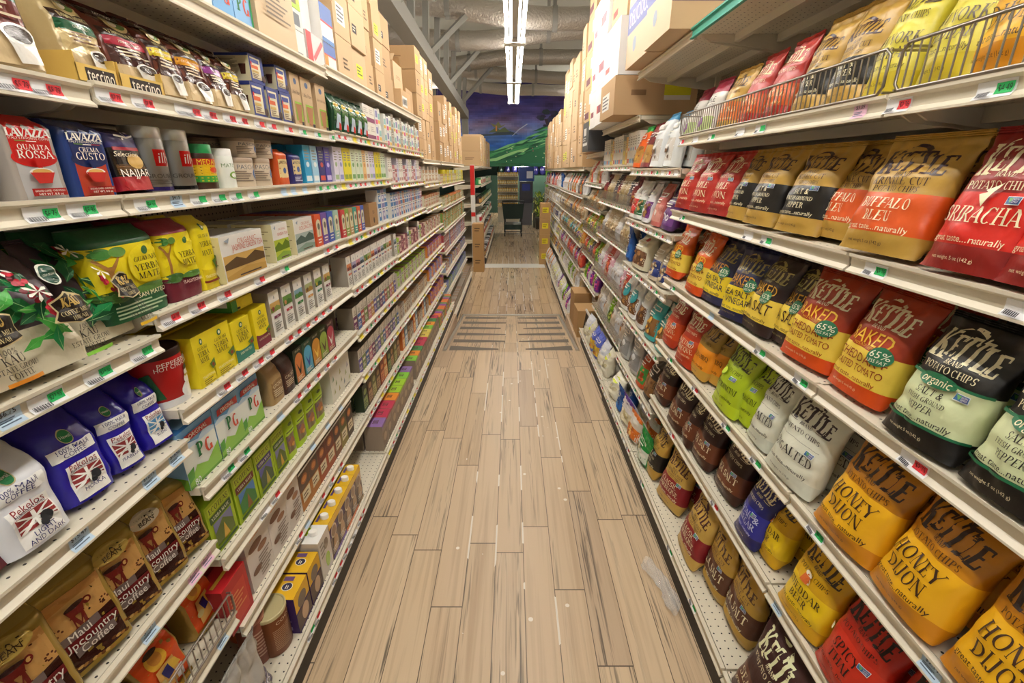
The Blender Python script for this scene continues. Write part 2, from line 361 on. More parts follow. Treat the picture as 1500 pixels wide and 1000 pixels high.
# ceiling, side walls, end wall
M_CEIL = plain('ceiling_paint', 'c9c8bd', .85, 0, (3,.2,.01)); M_WALL = plain('wall_paint', '8d8a7c', .8)
slab('ceiling', [[(-6,-3,4.75),(6,-3,4.75),(6,24,4.75),(-6,24,4.75)]], M_CEIL)
slab('wall_west', [[(-6,-3,ZL),(-6,24,ZL),(-6,24,4.75),(-6,-3,4.75)]], M_WALL); slab('wall_east', [[(6,24,ZL),(6,-3,ZL),(6,-3,4.75),(6,24,4.75)]], M_WALL)
YM = 20.0; zm = at(760,238,YM).z
M_DKG = plain('dark_green_wall', '1d3a35', .7)
slab('wall_north', [[(-6,23.8,ZL),(6,23.8,ZL),(6,23.8,4.75),(-6,23.8,4.75)]], M_DKG)
slab('wall_mural_backing', [[(-6,YM+.02,zm),(6,YM+.02,zm),(6,YM+.02,4.75),(-6,YM+.02,4.75)]], M_WALL)
slab('ceiling_alcove', [[(-6,YM,zm),(6,YM,zm),(6,23.8,zm),(-6,23.8,zm)]], plain('alcove_soffit', 'a89f8b', .8))
# painted mural
MAT['mural'] = printed('mural_paint', .8)
mb = MB(); random.seed(3)
def mp(px, py, l=0): p = at(px, py, YM); return (p.x, YM-.004-l, p.z)
ROW = [(120,'2a2350'),(140,'3a2a66'),(150,'352b62'),(158,'4a3c7a'),(166,'3d356e'),(174,'5a5590'),(182,'6a6a9e'),(190,'77779f'),(198,'4a6db0'),(214,'2f63b8'),(226,'3a6a6a'),(239,'2f6a4a')]
for j in range(44):
    for k in range(76):
        y0, x0 = 116+j*2.9, 640+k*3.8; yc, xc = y0+1.4+5*noise.noise(Vector((x0/28+7,y0/9,2))), x0
        i = max(q for q in range(len(ROW)) if ROW[q][0] <= max(yc, 120)); i2 = min(i+1, len(ROW)-1)
        t = min(1, max(0, (yc-ROW[i][0])/max(1, ROW[i2][0]-ROW[i][0]))); f = 1+.55*noise.noise(Vector((x0/22, y0/6, 1)))+.25*noise.noise(Vector((x0/7, y0/3, 4)))
        g = noise.noise(Vector((x0/40+3, y0/14, 9)))
        u = [(C(ROW[i][1])[q]*(1-t)+C(ROW[i2][1])[q]*t)*f*(1+(.5*g,-.1*g,-.5*g)[q]) for q in range(3)]
        mb.face([mp(x0,y0+2.9), mp(x0+3.8,y0+2.9), mp(x0+3.8,y0), mp(x0,y0)], (*[max(0,min(1,q)) for q in u], 1))
def mpoly(pts, col, l):
    for t in tessellate_polygon([[Vector((x,-y,0)) for x, y in pts]]): mb.face([mp(*pts[i], l) for i in t], col)
mpoly([(690,197),(722,196),(738,190),(752,193),(760,197),(690,200)], '3f4a52', .005)
mpoly([(716,194),(728,186),(733,190),(740,186),(748,193)], '5f6a4a', .0055)
mpoly([(727,192),(729,192),(729,184),(727,184)], 'd98a4a', .006)
mpoly([(724,186),(719,180),(727,183),(731,178),(735,184),(742,182),(733,188)], '7a7a52', .0058)
for k in range(60):   # hillside strokes, light ridges over dark hollows
    t = k/60; y = 238-46*t+random.uniform(-2,2); x = 700+95*t+random.uniform(-10,40); ln = random.uniform(14,46); d_ = -.34*ln
    if k == 0: mpoly([(680,239),(680,222),(722,221),(748,215),(775,206),(800,194),(834,186),(834,239)], '2f6f4c', .006)
    mpoly([(x,y),(x+ln*.5,y+d_*.6-1),(x+ln,y+d_),(x+ln*.5,y+d_*.5+random.uniform(1,3.4))], random.choice(['5aa86a','7cc080','3f8a5a','2a6a48','23583f','4a9a5e','98cf8a']), .007+.00005*k)
mpoly([(700,236),(728,231),(752,222),(776,216),(752,226),(728,236)], '9ad08a', .0105)
mpoly([(800,208),(804,190),(798,174),(803,174),(807,186),(812,172),(815,174),(811,190),(813,208)], '3a2a36', .0115)
for k in range(26):
    x, y, q = random.gauss(810,10), random.gauss(174,6), random.uniform(3,7); mpoly([(x+q*cos(a), y+q*.6*sin(a)) for a in range(6)], random.choice(['2b2440','33304e','26333c']), .011+.00002*k)
mpoly([(751,199),(752,199),(762,190),(774,182),(773,181),(761,189)], 'a8b0c8', .0082)
for k in range(30):
    x, y = random.uniform(740,826), random.uniform(212,237)
    mpoly([(x,y),(x+1.2,y),(x+1.2,y-1.2),(x,y-1.2)], random.choice(['d8e8b0','c05a6a','e8e0d0','3f9a5a','245a40']), .009)
tag(link('wall_mural', mb.mesh('wall_mural','mural')), 'painted night mural of a blue lake and green hills on the end wall', 'mural')
# ---------------------------------------------------------------- lights
def tube_light(y, x=.03, z=2.93, L=2.38, vis=''):
    r = bpy.data.objects.new('strip_light', None); COL.objects.link(r); r.location = (x, y, z)
    mb = MB(); mb.box((-.055,-L/2,.035),(.055,L/2,.10),'d8d6ce')
    for s_ in (-1,1): mb.face([(s_*.055,-L/2,.035),(s_*.055,L/2,.035),(s_*.03,L/2,-.01),(s_*.03,-L/2,-.01)],'dcdad4')
    link('housing', mb.mesh('housing','plast'), r)
    me = None
    for s_ in (-1,1):
        mb = MB(); mb.tube([(0,-L/2+.04,0),(0,L/2-.04,0)], .016, 'ffffff', 8); link('fluorescent_tube', mb.mesh('fluorescent_tube', M_TUBE), r, (s_*.085,0,.0))
    for s_ in (-1,1):
        mb = MB(); mb.box((-.115,s_*(L/2-.03)-.015,-.02),(.115,s_*(L/2-.03)+.015,.03),'cfcdc6'); link('lamp_holder', mb.mesh('lamp_holder','plast'), r)
    for s_ in (-1,1):
        mb = MB(); mb.tube([(0,s_*L*.4,.1),(0,s_*L*.4,4.75-z)], .004, '8a8880', 4); link('hanger', mb.mesh('hanger','plast'), r)
    return tag(r, vis, 'ceiling light', 'fluorescent strip lights')
M_TUBE = plain('lit_tube', 'fffaf2', .4, 0, None, TUBE)
for k, y in enumerate((-2.6, -.15, 2.3, 4.75, 7.2, 9.65)):
    tube_light(y, vis='fluorescent strip light over the aisle, %s from the entrance end' % ordw[k])
for k, y in enumerate((0, 4.0, 8.0, 12.0, 16)):
    tube_light(y, -3.6, 3.3, vis='added unseen strip light over the aisle behind the tea shelving, %s along' % ordw[k]); tube_light(y, 3.6, 3.3, vis='added unseen strip light over the aisle behind the snack shelving, %s along' % ordw[k])  # unseen lights added over neighbouring aisles to fill the ceiling
for k, x in enumerate((-2.7, 2.2)): tube_light(17.9, x, 3.7, vis='added fill strip light before the mural, %s side' % ('tea','snack')[k])  # lights added out of sight to brighten the mural and ceiling
for px, py, Yy, r in ((764,239.5,20.9,.36),(765,243.5,21.8,.3),(803,242,21.2,.3)):
    p = at(px,py,Yy); mb = MB(); mb.lathe([(r*.3,-.15),(r*.8,-.11),(r,-.03),(r,.0)],'fff6e4',24); z_ = zm-.01
    o = tag(link('alcove_lamp', mb.mesh('alcove_lamp', M_LAMP if 'M_LAMP' in globals() else globals().setdefault('M_LAMP', plain('lit_lamp','fff4de',.4,0,None,25)))), 'round lit lamp under the soffit beneath the mural, %s' % {20.9:'nearer of two above the kiosk',21.8:'farther of two above the kiosk',21.2:'over the green boxes'}[Yy], 'lamp', 'alcove lamps'); o.location = (p.x, Yy, z_)
# ---------------------------------------------------------------- roof ducts and truss
M_DUCT = plain('foil_duct', 'b5ada3', .38, .65, (26,.9,.02,4))
DU = [(8,14,8.9),(52,34,10.4),(86,88,13.0),(109,113,15.5),(124,128,17.6),(-45,-40,7.3)]
for k, (pl, pr, Yd) in enumerate(DU):
    mb = MB(); pts = []; za = at(640,pl,Yd).z; zb = at(860,pr,Yd).z
    for q in range(25):
        t = q/24; x = -4.2+8.4*t
        pts.append((x, Yd+.08*sin(3*t+k), min(4.52, za+(zb-za)*t+.10*sin(t*7+k*1.7)-.06*abs(sin(t*9+k)))))
    mb.tube(pts, lambda t: .175+.01*sin(t*300), 'ffffff', 12); r = link('duct', mb.mesh('duct', M_DUCT))
    tag(r, 'silver flexible duct slung across the ceiling, %s from the mural' % {4:'first',3:'second',2:'third',1:'fourth',0:'fifth',5:'sixth'}[k], 'duct', 'ceiling ducts')
    for q in (5, 9, 14, 18):
        x, y, z = pts[q]; mb = MB(); mb.lathe([(.19,-.04),(.19,.04)],'77746c',12); me = mb.mesh('strap', M_GREY)
        o = link('strap', me, r, (x,y,z), (0,pi/2,0)); mb = MB(); mb.box((-.03,-.006,.15),(.03,.006,max(.2,4.75-z)),'77746c'); link('strap_hanger', mb.mesh('strap_hanger', M_GREY), r, (x,y,z))
r = bpy.data.objects.new('roof_truss', None); COL.objects.link(r)
def beam(p, q, wd, nm, par):
    p, q = Vector(p), Vector(q); d = q-p; L_ = d.length; mb = MB(); mb.box((-wd/2,-wd/2,0),(wd/2,wd/2,L_),'ffffff'); o = link(nm, mb.mesh(nm, M_GREY), par, p); o.rotation_mode = 'QUATERNION'; o.rotation_quaternion = d.to_track_quat('Z','Y'); return o
ta, tb = at(596,40,6.9), at(682,168,13.5); tc_ = ta-(tb-ta)*.8
beam(tc_, tb, .2, 'bottom_chord', r)
top = lambda t: tc_+(tb-tc_)*t+Vector((.05,0,1.15-.35*t))
for k in range(9):
    t = .3+k*.085; p = tc_+(tb-tc_)*t; q = top(t); q.z = min(q.z,4.7); beam(p, q, .09, 'post', r)
    q2 = p+Vector((.75,.9,.95)); q2.z = min(q2.z, 4.7)
    if k % 2: beam(p, q2, .075, 'brace', r)
beam(tb+Vector((0,0,.05)), (tb.x,tb.y,2.0), .16, 'column', r)
tag(r, 'grey painted roof truss running above the tea shelving', 'roof truss')
# ---------------------------------------------------------------- shelving
RAIL = [(0,.037),(.013,.037),(.013,.031),(.005,.026),(.004,.009),(.013,.001),(.013,-.003),(0,-.003)]
UN = {}
def unit(key, side, y0, y1, XU, XB, zf, levels, top, label, xback=1.22, base=True, tealtop=False, lip=0, mid=0):
    r = bpy.data.objects.new('shelving_unit', None); COL.objects.link(r); r.location = (side*XB, y0, zf); tag(r, label, 'shelf', 'shelving units')
    L = y1-y0-.008; sx = side; bx = (xback-XB)
    def out(mb, name, mat, par): return link(name, mb.mesh(name, mat), par)
    def bxx(mb, xa, xb, ya, yb, za, zb, skip=''): mb.box((min(sx*xa,sx*xb),ya,za),(max(sx*xa,sx*xb),yb,zb),'ffffff',skip)
    mb = MB(); bxx(mb, bx, bx+.02, 0, L, 0, top-zf); out(mb, 'back_panel', M_PEG, r)
    for yy in (0, L-.03):
        mb = MB(); bxx(mb, bx-.03, bx, yy, yy+.03, 0, top-zf); out(mb, 'upright', M_SHELF, r)
    if base:
        mb = MB(); bxx(mb, .008, .03, 0, L, 0, levels[0]-zf-.004); out(mb, 'kick_plate', M_KICK, r)
    for i, z in enumerate(levels):
        xo = 0 if (i == 0 and base) else XU-XB; zr = z-zf
        mb = MB(); bxx(mb, xo+.004, bx-.002, 0, L, zr+.012, zr+.034)
        sh = out(mb, 'shelf', M_DECK, r)
        if i and i >= len(levels)-2 or i == len(levels)-1:
            for q in (.16,.33): 
                mb = MB(); bxx(mb, xo+q, xo+q+.02, .02, L-.02, zr-.016, zr+.012); out(mb, 'stiffener', M_SHELF, sh)
        mb = MB(); P_ = [[(sx*(xo-o_), yy, zr+h_) for yy in (0, L)] for o_, h_ in RAIL]
        mb.grid(P_, 'ffffff', False, False, sx > 0)
        for yy in (0, L): mb.face([(sx*(xo-o_), yy, zr+h_) for o_, h_ in RAIL], 'ffffff')
        out(mb, 'price_rail', M_TEAL if (tealtop and i == len(levels)-1) else M_SHELF, sh)
        if i:
            for yy in (.012, L-.018):
                mb = MB(); p = [(sx*xo+sx*.02,yy,zr+.012),(sx*(bx-.03),yy,zr+.012),(sx*(bx-.03),yy,zr-.06),(sx*(xo+.06),yy,zr-.01)]
                q = [(a,b_+.006,c) for a,b_,c in p]; mb.face(p,'ffffff'); mb.face(q[::-1],'ffffff')
                for a in range(4): mb.face([p[a],q[a],q[(a+1)%4],p[(a+1)%4]],'ffffff')
                out(mb, 'bracket', M_SHELF, sh)
    UN[key] = dict(side=side, XU=XU, XB=XB, y0=y0, y1=y1, z=levels, zf=zf, base=base, xb=xback)
RZ = [.118,.468,.777,1.091,1.399,1.70]
unit('R0', 1, -.22, 1.0, .731, .66, 0, RZ+[2.13], 2.6, 'cream shelving unit of crisp bags closest to the camera with chrome basket', tealtop=True)
unit('R1', 1, 1.0, 2.19, .731, .66, 0, RZ+[2.10], 2.6, 'cream shelving unit of crisp bags second from the camera', tealtop=True)
unit('R2', 1, 2.19, 3.11, .75, .66, 0, [.118,.345,.675,1.0,1.28,1.575,2.10], 2.5, 'cream shelving unit of pretzel and snack bags beside the crisps')
unit('R3', 1, 3.11, 4.33, .78, .67, 0, [.118,.38,.72,1.065,1.336,1.6,1.88], 2.5, 'cream shelving unit of cracker bags above the ramp')
unit('R4', 1, 4.33, 5.3, .80, .67, 0, [.46,.74,.98,1.22,1.45,1.72], 2.5, 'cream shelving unit of snacks with cartons standing beneath it', base=False)
unit('R5', 1, 5.45, 7.9, .80, .67, ZL, [-.08,.2,.48,.76,1.03,1.3,1.6], 2.4, 'long shelving unit of snacks on the lower floor')
unit('R6', 1, 7.95, 12.2, .82, .69, ZL, [-.08,.2,.48,.76,1.03,1.3,1.6], 2.2, 'last shelving unit of snacks before the kiosk')
unit('L0', -1, -.27, .952, .77, .69, 0, [.118,.427,.674,.974,1.233,1.519,1.711], 2.6, 'cream shelving unit of coffee bags closest to the camera')
LZ = [.118,.355,.60,.829,1.045,1.275,1.519,1.717,1.955]
unit('L1', -1, .952, 2.171, .77, .69, 0, LZ, 2.6, 'cream shelving unit of tea boxes next to the coffee')
unit('L2', -1, 2.171, 3.10, .77, .69, 0, [.118,.355,.575,.80,1.03,1.27,1.519,1.725,1.97], 2.6, 'cream shelving unit of tea boxes second along')
unit('L3', -1, 3.10, 4.3, .77, .69, 0, [.118,.345,.57,.80,1.02,1.26,1.49,1.71,1.97], 2.6, 'cream shelving unit of tea boxes third along')
unit('L4', -1, 4.3, 5.3, .77, .69, 0, [.118,.345,.58,.80,1.02,1.24,1.46,1.66], 2.5, 'cream shelving unit of orange and lilac tea boxes above the ramp')
unit('L5', -1, 5.45, 8.0, .78, .70, ZL, [-.08,.17,.42,.67,.92,1.17,1.42,1.66], 2.4, 'long shelving unit of tea boxes on the lower floor')
unit('L6', -1, 9.5, 14.2, .60, .53, ZL, [-.08,.25,.6,.95,1.3,1.65], 2.3, 'last shelving unit of jars before the shopping cart', xback=1.1)
# ---------------------------------------------------------------- package shapes
P = {}
def interp(tab, v):
    for (a, *p), (b, *q) in zip(tab, tab[1:]):
        if v <= b:
            t = (v-a)/(b-a) if b > a else 0; t = t*t*(3-2*t); return [x+(y-x)*t for x, y in zip(p, q)]
    return list(tab[-1][1:])
CHIP = [(0,.97,.42,-.020),(.03,.97,.6,-.014),(.14,.96,.98,-.003),(.36,.92,1,0),(.6,.92,.8,.004),(.78,.95,.46,.010),(.92,1.02,.1,.016),(.965,1.03,.03,.018),(1,1.03,.03,.018)]
GUSS = [(0,1,1,0),(.55,1,.98,0),(.72,1,.8,.006),(.86,.99,.42,.016),(.95,.98,.10,.024),(1,.97,.06,.026)]
BRICK = [(0,1,1,0),(.02,1,1,0),(.86,1,1,0),(.9,1,.86,.004),(.97,.99,.5,.016),(1,.98,.42,.018)]
FLOP = [(0,.95,.6,0),(.1,.98,.95,0),(.35,.95,1,0),(.6,.97,.8,-.004),(.8,1,.45,-.018),(.93,1,.14,-.03),(1,1,.05,-.036)]
def loft(W, H, D, prof, n, wr, seed, mb, col, bands=None, vmax=1.0):
    def S_(x, z, l=0):
        v = min(max(z/H, 0), 1); wf, df, yo = interp(prof, v); s = min(max(2*x/W, -1), 1)
        y = -D/2*df*(1-abs(s)**n)**(1/n)+yo
        amp = wr*(1 if v < .9 else .3)*min(1, v*6)
        y += amp*noise.noise(Vector((x*14+seed*7.1, z*11, seed)))+amp*.7*(.4-abs(noise.noise(Vector((x*20+z*9, z*17-x*7+seed, seed*3))))*2)
        if v > .72 and n < 3: y += wr*.7*sin(x*150+seed)*(v-.72)*(1 if v < .95 else .4)*3
        return (x*wf+ .3*wr*noise.noise(Vector((z*16, seed, 3))), y-l, z)
    nu, nv = (22, 34) if n < 3 else (16, 20)
    if bands: vs = sorted(set([k*vmax/nv for k in range(nv+1)]+[b for b, _ in bands if b < vmax]))
    else: vs = [k*vmax/nv for k in range(nv+1)]
    rows = []
    for v in vs:
        wf, df, yo = interp(prof, v); r = []
        for k in range(nu+1): r.append(S_(-W/2*cos(pi*k/nu), v*H))
        for k in range(1, nu):
            x = W/2*cos(pi*k/nu); s = 2*x/W; r.append((x*wf, D/2*df*(1-abs(s)**n)**(1/n)+yo, v*H))
        rows.append(r)
    def cc(i, j):
        v = (vs[i]+vs[min(i+1, len(vs)-1)])/2; c = col
        if bands:
            for b, k in bands:
                if v >= b: c = k
        return c
    mb.grid(rows, cc, True, True); mb.face(rows[0][::-1], cc(0, 0)); mb.face(rows[-1], cc(len(vs)-1, 0))
    return S_
def proto(key, name, cat, desc, W, H, D, mb, mat, kids=()):
    P[key] = dict(name=name, cat=cat, desc=desc, W=W, H=H, D=D, me=mb.mesh(name, mat) if isinstance(mb, MB) else mb, kids=[(n, m.mesh(n, mt) if isinstance(m, MB) else m, lb) for n, m, mt, lb in kids])
def bag(key, desc, W, H, D, col, items, prof=CHIP, n=2.2, wr=.006, mat='bag', bands=None, seed=None, name='chip_bag', cat='bag', seal=True, labels=(), back=None):
    seed = seed if seed is not None else len(P)*1.7; mb = MB(); vm = .955 if seal else 1
    f = loft(W, H, D, prof, n, wr, seed, mb, col, bands, vm)
    art(mb, items, W, H, f, .011 if n < 3 else .016, .00045)
    kids = []
    if seal:
        s = MB(); tc_ = bands[-1][1] if bands else col; R_ = []
        for q in range(7):
            v = .953+.047*q/6; a = []
            for k in range(13):
                x = -W/2+W*k/12; p = f(x, v*H); a.append((p[0], p[1]+(.0011 if q % 2 else -.0008)-.001, p[2]))
            R_.append(a)
        s.grid(R_, tc_, False); s.grid([[(x,y+.0025,z) for x,y,z in r] for r in R_], tc_, False, False, True); kids.append(('top_seal', s, mat, None))
    for nm, its, lb in labels:
        s = MB(); art(s, its, W, H, lambda x, z, l: f(x, z, l+.0012), .012, .00045); kids.append((nm, s, 'paper', lb))
    proto(key, name, cat, desc, W, H, D, mb, mat, kids)
def box(key, desc, W, H, D, cols, front=(), top=(), left=(), right=(), mat='card', name='tea_box', cat='box', kids=()):
    mb = MB(); mb.box((-W/2,-D/2,0),(W/2,D/2,H), cols if isinstance(cols, dict) else {'*':cols})
    art(mb, front, W, H, lambda x, z, l: (x,-D/2-l,z)); art(mb, top, W, D, lambda x, z, l: (x,-D/2+z,H+l))
    art(mb, left, D, H, lambda x, z, l: (-W/2-l,-x,z)); art(mb, right, D, H, lambda x, z, l: (W/2+l,x,z))
    proto(key, name, cat, desc, W, H, D, mb, mat, kids)
def tin(key, desc, R, H, col, items=(), lid=None, mat='tin', name='tin', cat='tin', lidr=1.02, lidh=.012, prof=None, lname='lid', lmat=None):
    mb = MB(); mb.lathe(prof or [(R*.97,0),(R,.003),(R,H-.003),(R*.97,H)], col, 28)
    art(mb, items, 2*R, H, lambda x, z, l: ((R+l)*sin(x/R*1.25), -(R+l)*cos(x/R*1.25), z), .012)
    kids = []
    if lid:
        s = MB(); r2 = R*lidr; s.lathe([(r2,H-.004),(r2,H+lidh-.002),(r2*.96,H+lidh),(r2*.9,H+lidh),(r2*.88,H+lidh-.003)], lid, 28); kids.append((lname, s, lmat or mat, None))
    proto(key, name, cat, desc, 2*R, H+(lidh if lid else 0), 2*R, mb, mat, kids)
# ---------------------------------------------------------------- potato chip bags
CR = 'ece3bd'
def kettle(key, desc, W=.19, H=.27, D=.085, up='b8933f', pan=None, bot=None, logo='33201d', utx='33201d', ptx=CR, lines=('SEA SALT',), fs=.115, p0=.17, p1=.5, kr=False, baked=None, org=False, edge=None, extra=(), prof=CHIP, tag_=None, name='chip_bag', tagl=True, font='s', wr=.007):
    pan = pan or up; bot = bot or up
    bands = [(0, bot), (p0, pan), (p1, up)]
    it = [('t','KETTLE',0,.765 if not kr else p1+.26,.25 if not kr else .215,logo,.8,'k'), ('t','BRAND',.0,(p1+.155 if kr else .66),.05,utx)]
    if not baked and not kr: it += [('r',-.38,.658,-.17,.662,utx), ('r',.17,.658,.38,.662,utx)]
    z = max(.585, p1+.045) if not org else .6
    if kr: it.append(('t','KRINKLE CUT',0,p1+.1,.08,utx,.86)); z = p1+.035
    if baked: it += [('t','BAKED',0,.555,.19,baked,.72,'b'), ('t','POTATO CHIPS',0,.475,.04,baked)]
    else: it.append(('t','POTATO CHIPS',0,z,.075 if not kr else .06,utx,.84))
    n_ = len(lines); hi = p1-(.03 if not org else .075); lo = p0+.085; sp_ = (hi-lo)/n_
    for i, s in enumerate(lines):
        h = min(fs, sp_*H/W*.78)*(.72 if (n_ == 3 and i == 1) else 1)
        it.append(('t',s,0,hi-(i+.5)*sp_,h,ptx,.84,font))
    if tagl: it.append(('t','great taste...naturally',.0,p0+.04,.062,ptx,.84,'b'))
    it.append(('t','net weight 5 oz (142 g)',-.05,.085,.034,(ptx if pan == bot else utx) if bot != 'ece3bd' else utx,.7,'b'))
    if tag_ is not None:
        a, b_ = tag_; it += [('r',a-.075,b_-.027,a+.075,b_+.027,'e8eef0'), ('r',a-.07,b_-.022,a+.07,b_+.022,'3f6f9f'), ('p',[(a-.06,b_+.018),(a-.02,b_-.018),(a+.0,b_+.016)],'6fae6a'), ('r',a+.005,b_-.018,a+.066,b_+.018,'5d5a8e'),('t','NON',a+.035,b_+.01,.02,'e8eef0',.06,'b'),('t','GMO',a+.035,b_-.007,.02,'e8eef0',.06,'b')]
    if edge: it += [('r',-.5,p0-.012,.5,p0+.008,edge), ('r',-.5,p1-.008,.5,p1+.012,edge)]
    if org: it += [('e',0,p1-.012,.24,.075,'1f6a45'), ('t','organic',0,p1-.012,.085,CR,.4,'b')]
    it += list(extra)
    bag(key, desc, W, H, D, up, it, prof, 2.2, wr, 'bag', bands, name=name)
badge = lambda x, z: [('e',x,z,.13,.13,'2b7350'), ('t','65%',x,z+.015,.09,'f2efd8',.22,'b'), ('t','LESS FAT',x,z-.045,.045,'f2efd8',.2,'b')]
kettle('sriracha','red sriracha crisp bag',.2,.275,.085,'8e1f1b','cf2418','8e1f1b',CR,CR,CR,('SRIRACHA',),.15,.18,.54,tag_=(.26,.49),extra=[('p',[(-.1,.52),(.04,.55),(.0,.44)],CR),('p',[(-.06,.55),(.1,.6),(.02,.52)],CR)])
kettle('buffalo','gold and orange buffalo crisp bag',.205,.265,.085,'b8923f','d9571a','b8923f','3a2226','3a2226',CR,('BUFFALO','BLEU'),.145,.17,.5,kr=True)
kettle('kpepper','gold and black krinkle crisp bag',.165,.255,.085,'b8923f','1d1a17','b8923f','3a2226','3a2226',CR,('SALT &','FRESH GROUND','PEPPER'),.135,.18,.52,kr=True,tag_=(.28,.49),org=False)
kettle('maple','crimson bacon crisp bag',.165,.25,.085,'b32a22',None,'9c221d',CR,CR,CR,('MAPLE','BACON'),.15,.15,.55,tag_=(.28,.55))
kettle('bcheddar','orange and yellow baked crisp bag',.16,.25,.085,'d65a14','e6c84a','d24c14',CR,CR,'8f2b16',('CHEDDAR+','ROASTED TOMATO'),.17,.14,.47,baked='f0c63c',extra=badge(.24,.46),font='b')
kettle('bcheddar2','tall orange and yellow baked crisp bag',.175,.265,.09,'a8381a','e6c84a','d24c14',CR,CR,'8f2b16',('CHEDDAR+','ROASTED TOMATO'),.17,.14,.45,baked='e9b93a',extra=badge(.3,.44),font='b')
kettle('bvinegar','navy and yellow baked crisp bag',.165,.25,.08,'25264a','ecd02c','25264a','9a8b4c','9a8b4c','25264a',('SEA SALT','+ VINEGAR'),.19,.12,.45,baked='c98f2a',extra=badge(.3,.5),font='b')
kettle('bsalt','dark brown and yellow baked crisp bag',.165,.255,.085,'2c1a18','e8c94a','2c1a18','b3a865','b3a865','3a211c',('SEA SALT',),.2,.14,.45,baked='d9a53a',extra=badge(.18,.46),font='b')
kettle('organic','black and pale green organic crisp bag',.19,.275,.085,'1b1815','d6deb0','1b1815',CR,CR,'26221c',('SALT &','FRESH GROUND','PEPPER'),.125,.18,.53,org=True,edge='1f6a45',tag_=(.31,.47))
kettle('bbq','brick red barbeque crisp bag',.155,.26,.085,'a8321a','c8491c','b3361a',CR,CR,CR,('BACKYARD','BARBEQUE'),.14,.15,.48,tag_=(.28,.44))
kettle('carolina','gold and orange barbeque crisp bag',.165,.25,.085,'a8853a','e8901f','c99a3f','3a2a1c','3a2a1c','3a2a1c',('CAROLINA BBQ',),.12,.15,.5)
kettle('pepperoncini','lime green crisp bag',.175,.265,.09,'a9bf22',None,'b9d024','2f3514','2f3514','2f3514',('PEPPERONCINI',),.12,.16,.48,tag_=(.2,.5),extra=[('e',-.18,.53,.1,.09,'7fa81c'),('e',-.18,.53,.085,.075,'c9de3a')])
kettle('unsalted','pale cream unsalted crisp bag',.18,.285,.085,'dcdcca',None,'cfd2c2','33242a','33242a','33302e',('UNSALTED',),.155,.15,.5,tag_=(.3,.44),extra=[('r',-.4,.5,.4,.503,'55504a'),('r',-.4,.19,.3,.193,'55504a')])
kettle('honey','amber honey crisp bag',.2,.275,.09,'c27f14','eab01c','c98412','3a2214','4a2c14','3a2214',('HONEY','DIJON'),.19,.15,.55)
kettle('seasalt','dark chocolate brown crisp bag',.165,.285,.09,'331d18','6a3820','3f2218',CR,CR,CR,('SEA SALT',),.17,.15,.45,tag_=(.28,.42))
kettle('bluesv','royal blue crisp bag',.15,.27,.085,'1f2060','2c2f96','1f2060',CR,CR,'c9cdea',('SEA SALT &','VINEGAR'),.17,.15,.48,tag_=(.26,.44))
kettle('beer','bright yellow crisp bag with a beer mug',.185,.285,.085,'d9a81a','ecc81c','d4a418','3a2a14','3a2a14','3a2a14',('CHEDDAR','BEER'),.17,.14,.46,extra=[('r',-.13,.47,.02,.57,'c9622a'),('e',-.055,.575,.09,.04,'f2ead8'),('p',[(.02,.55),(.07,.53),(.07,.49),(.02,.48),(.02,.495),(.05,.5),(.05,.52),(.02,.535)],'d9c8b0')])
kettle('thai','vivid red crisp bag with black lettering',.195,.285,.085,'b82a1a','c8321e','b32818','26140f','3a1610','26140f',('SPICY','THAI'),.16,.15,.5,tag_=(.28,.44),extra=[('r',-.47,.42,-.38,.48,'e6dfb8')])
kettle('kbbq','gold and crimson krinkle crisp bag',.185,.27,.09,'c4a04e','8a1f26','c4a04e','4a2228','4a2a28',CR,('CLASSIC','BARBEQUE'),.17,.16,.48,kr=True,tag_=(.3,.47))
kettle('ksalt','gold and brown krinkle crisp bag',.175,.25,.095,'b8923a','5a3220','b8923a','4a2a24','4a2a28',CR,('SEA SALT',),.18,.18,.52,kr=True,tag_=(.26,.5),prof=FLOP)
kettle('maroon','big dark maroon crisp bag',.22,.28,.085,'3a1c1c','5f3220','3a1c1c','dfe0b4',CR,CR,('SEA SALT',),.18,.15,.4)
kettle('nyched','lemon yellow cheddar crisp bag',.165,.25,.085,'d6c83a','dccf4a','cdb92a','4a3a24','4a3a24','4a3a24',('NEW YORK','CHEDDAR'),.15,.17,.5)
kettle('kgoldblk','gold krinkle crisp bag with black lower half',.14,.235,.075,'b8923f','1d1a17','b8923f','3a2226','3a2226',CR,('SALT &','PEPPER'),.14,.16,.42,kr=True)
kettle('redbbq','red and orange small crisp bag',.13,.22,.07,'a8281e','cf5a20','a8281e',CR,CR,'f0d08a',('BARBEQUE',),.15,.14,.4)
kettle('goldbbq','small gold crisp bag over orange',.13,.21,.07,'b8923f','cf6a24','b8923f','3a2226','3a2226',CR,('BACKYARD',),.13,.12,.42)
bag('cookie','white and crimson snack bag',.12,.21,.07,'e6e2da',[('r',-.5,.0,.5,.3,'b9d08a'),('t','APPLE',0,.6,.16,'3a3430',.7,'b'),('t','CINNAMON',0,.5,.1,'3a3430',.7,'b'),('e',-.2,.2,.2,.16,'8a4a9a')],bands=[(0,'e6e2da'),(.74,'9c2440')],name='snack_bag')
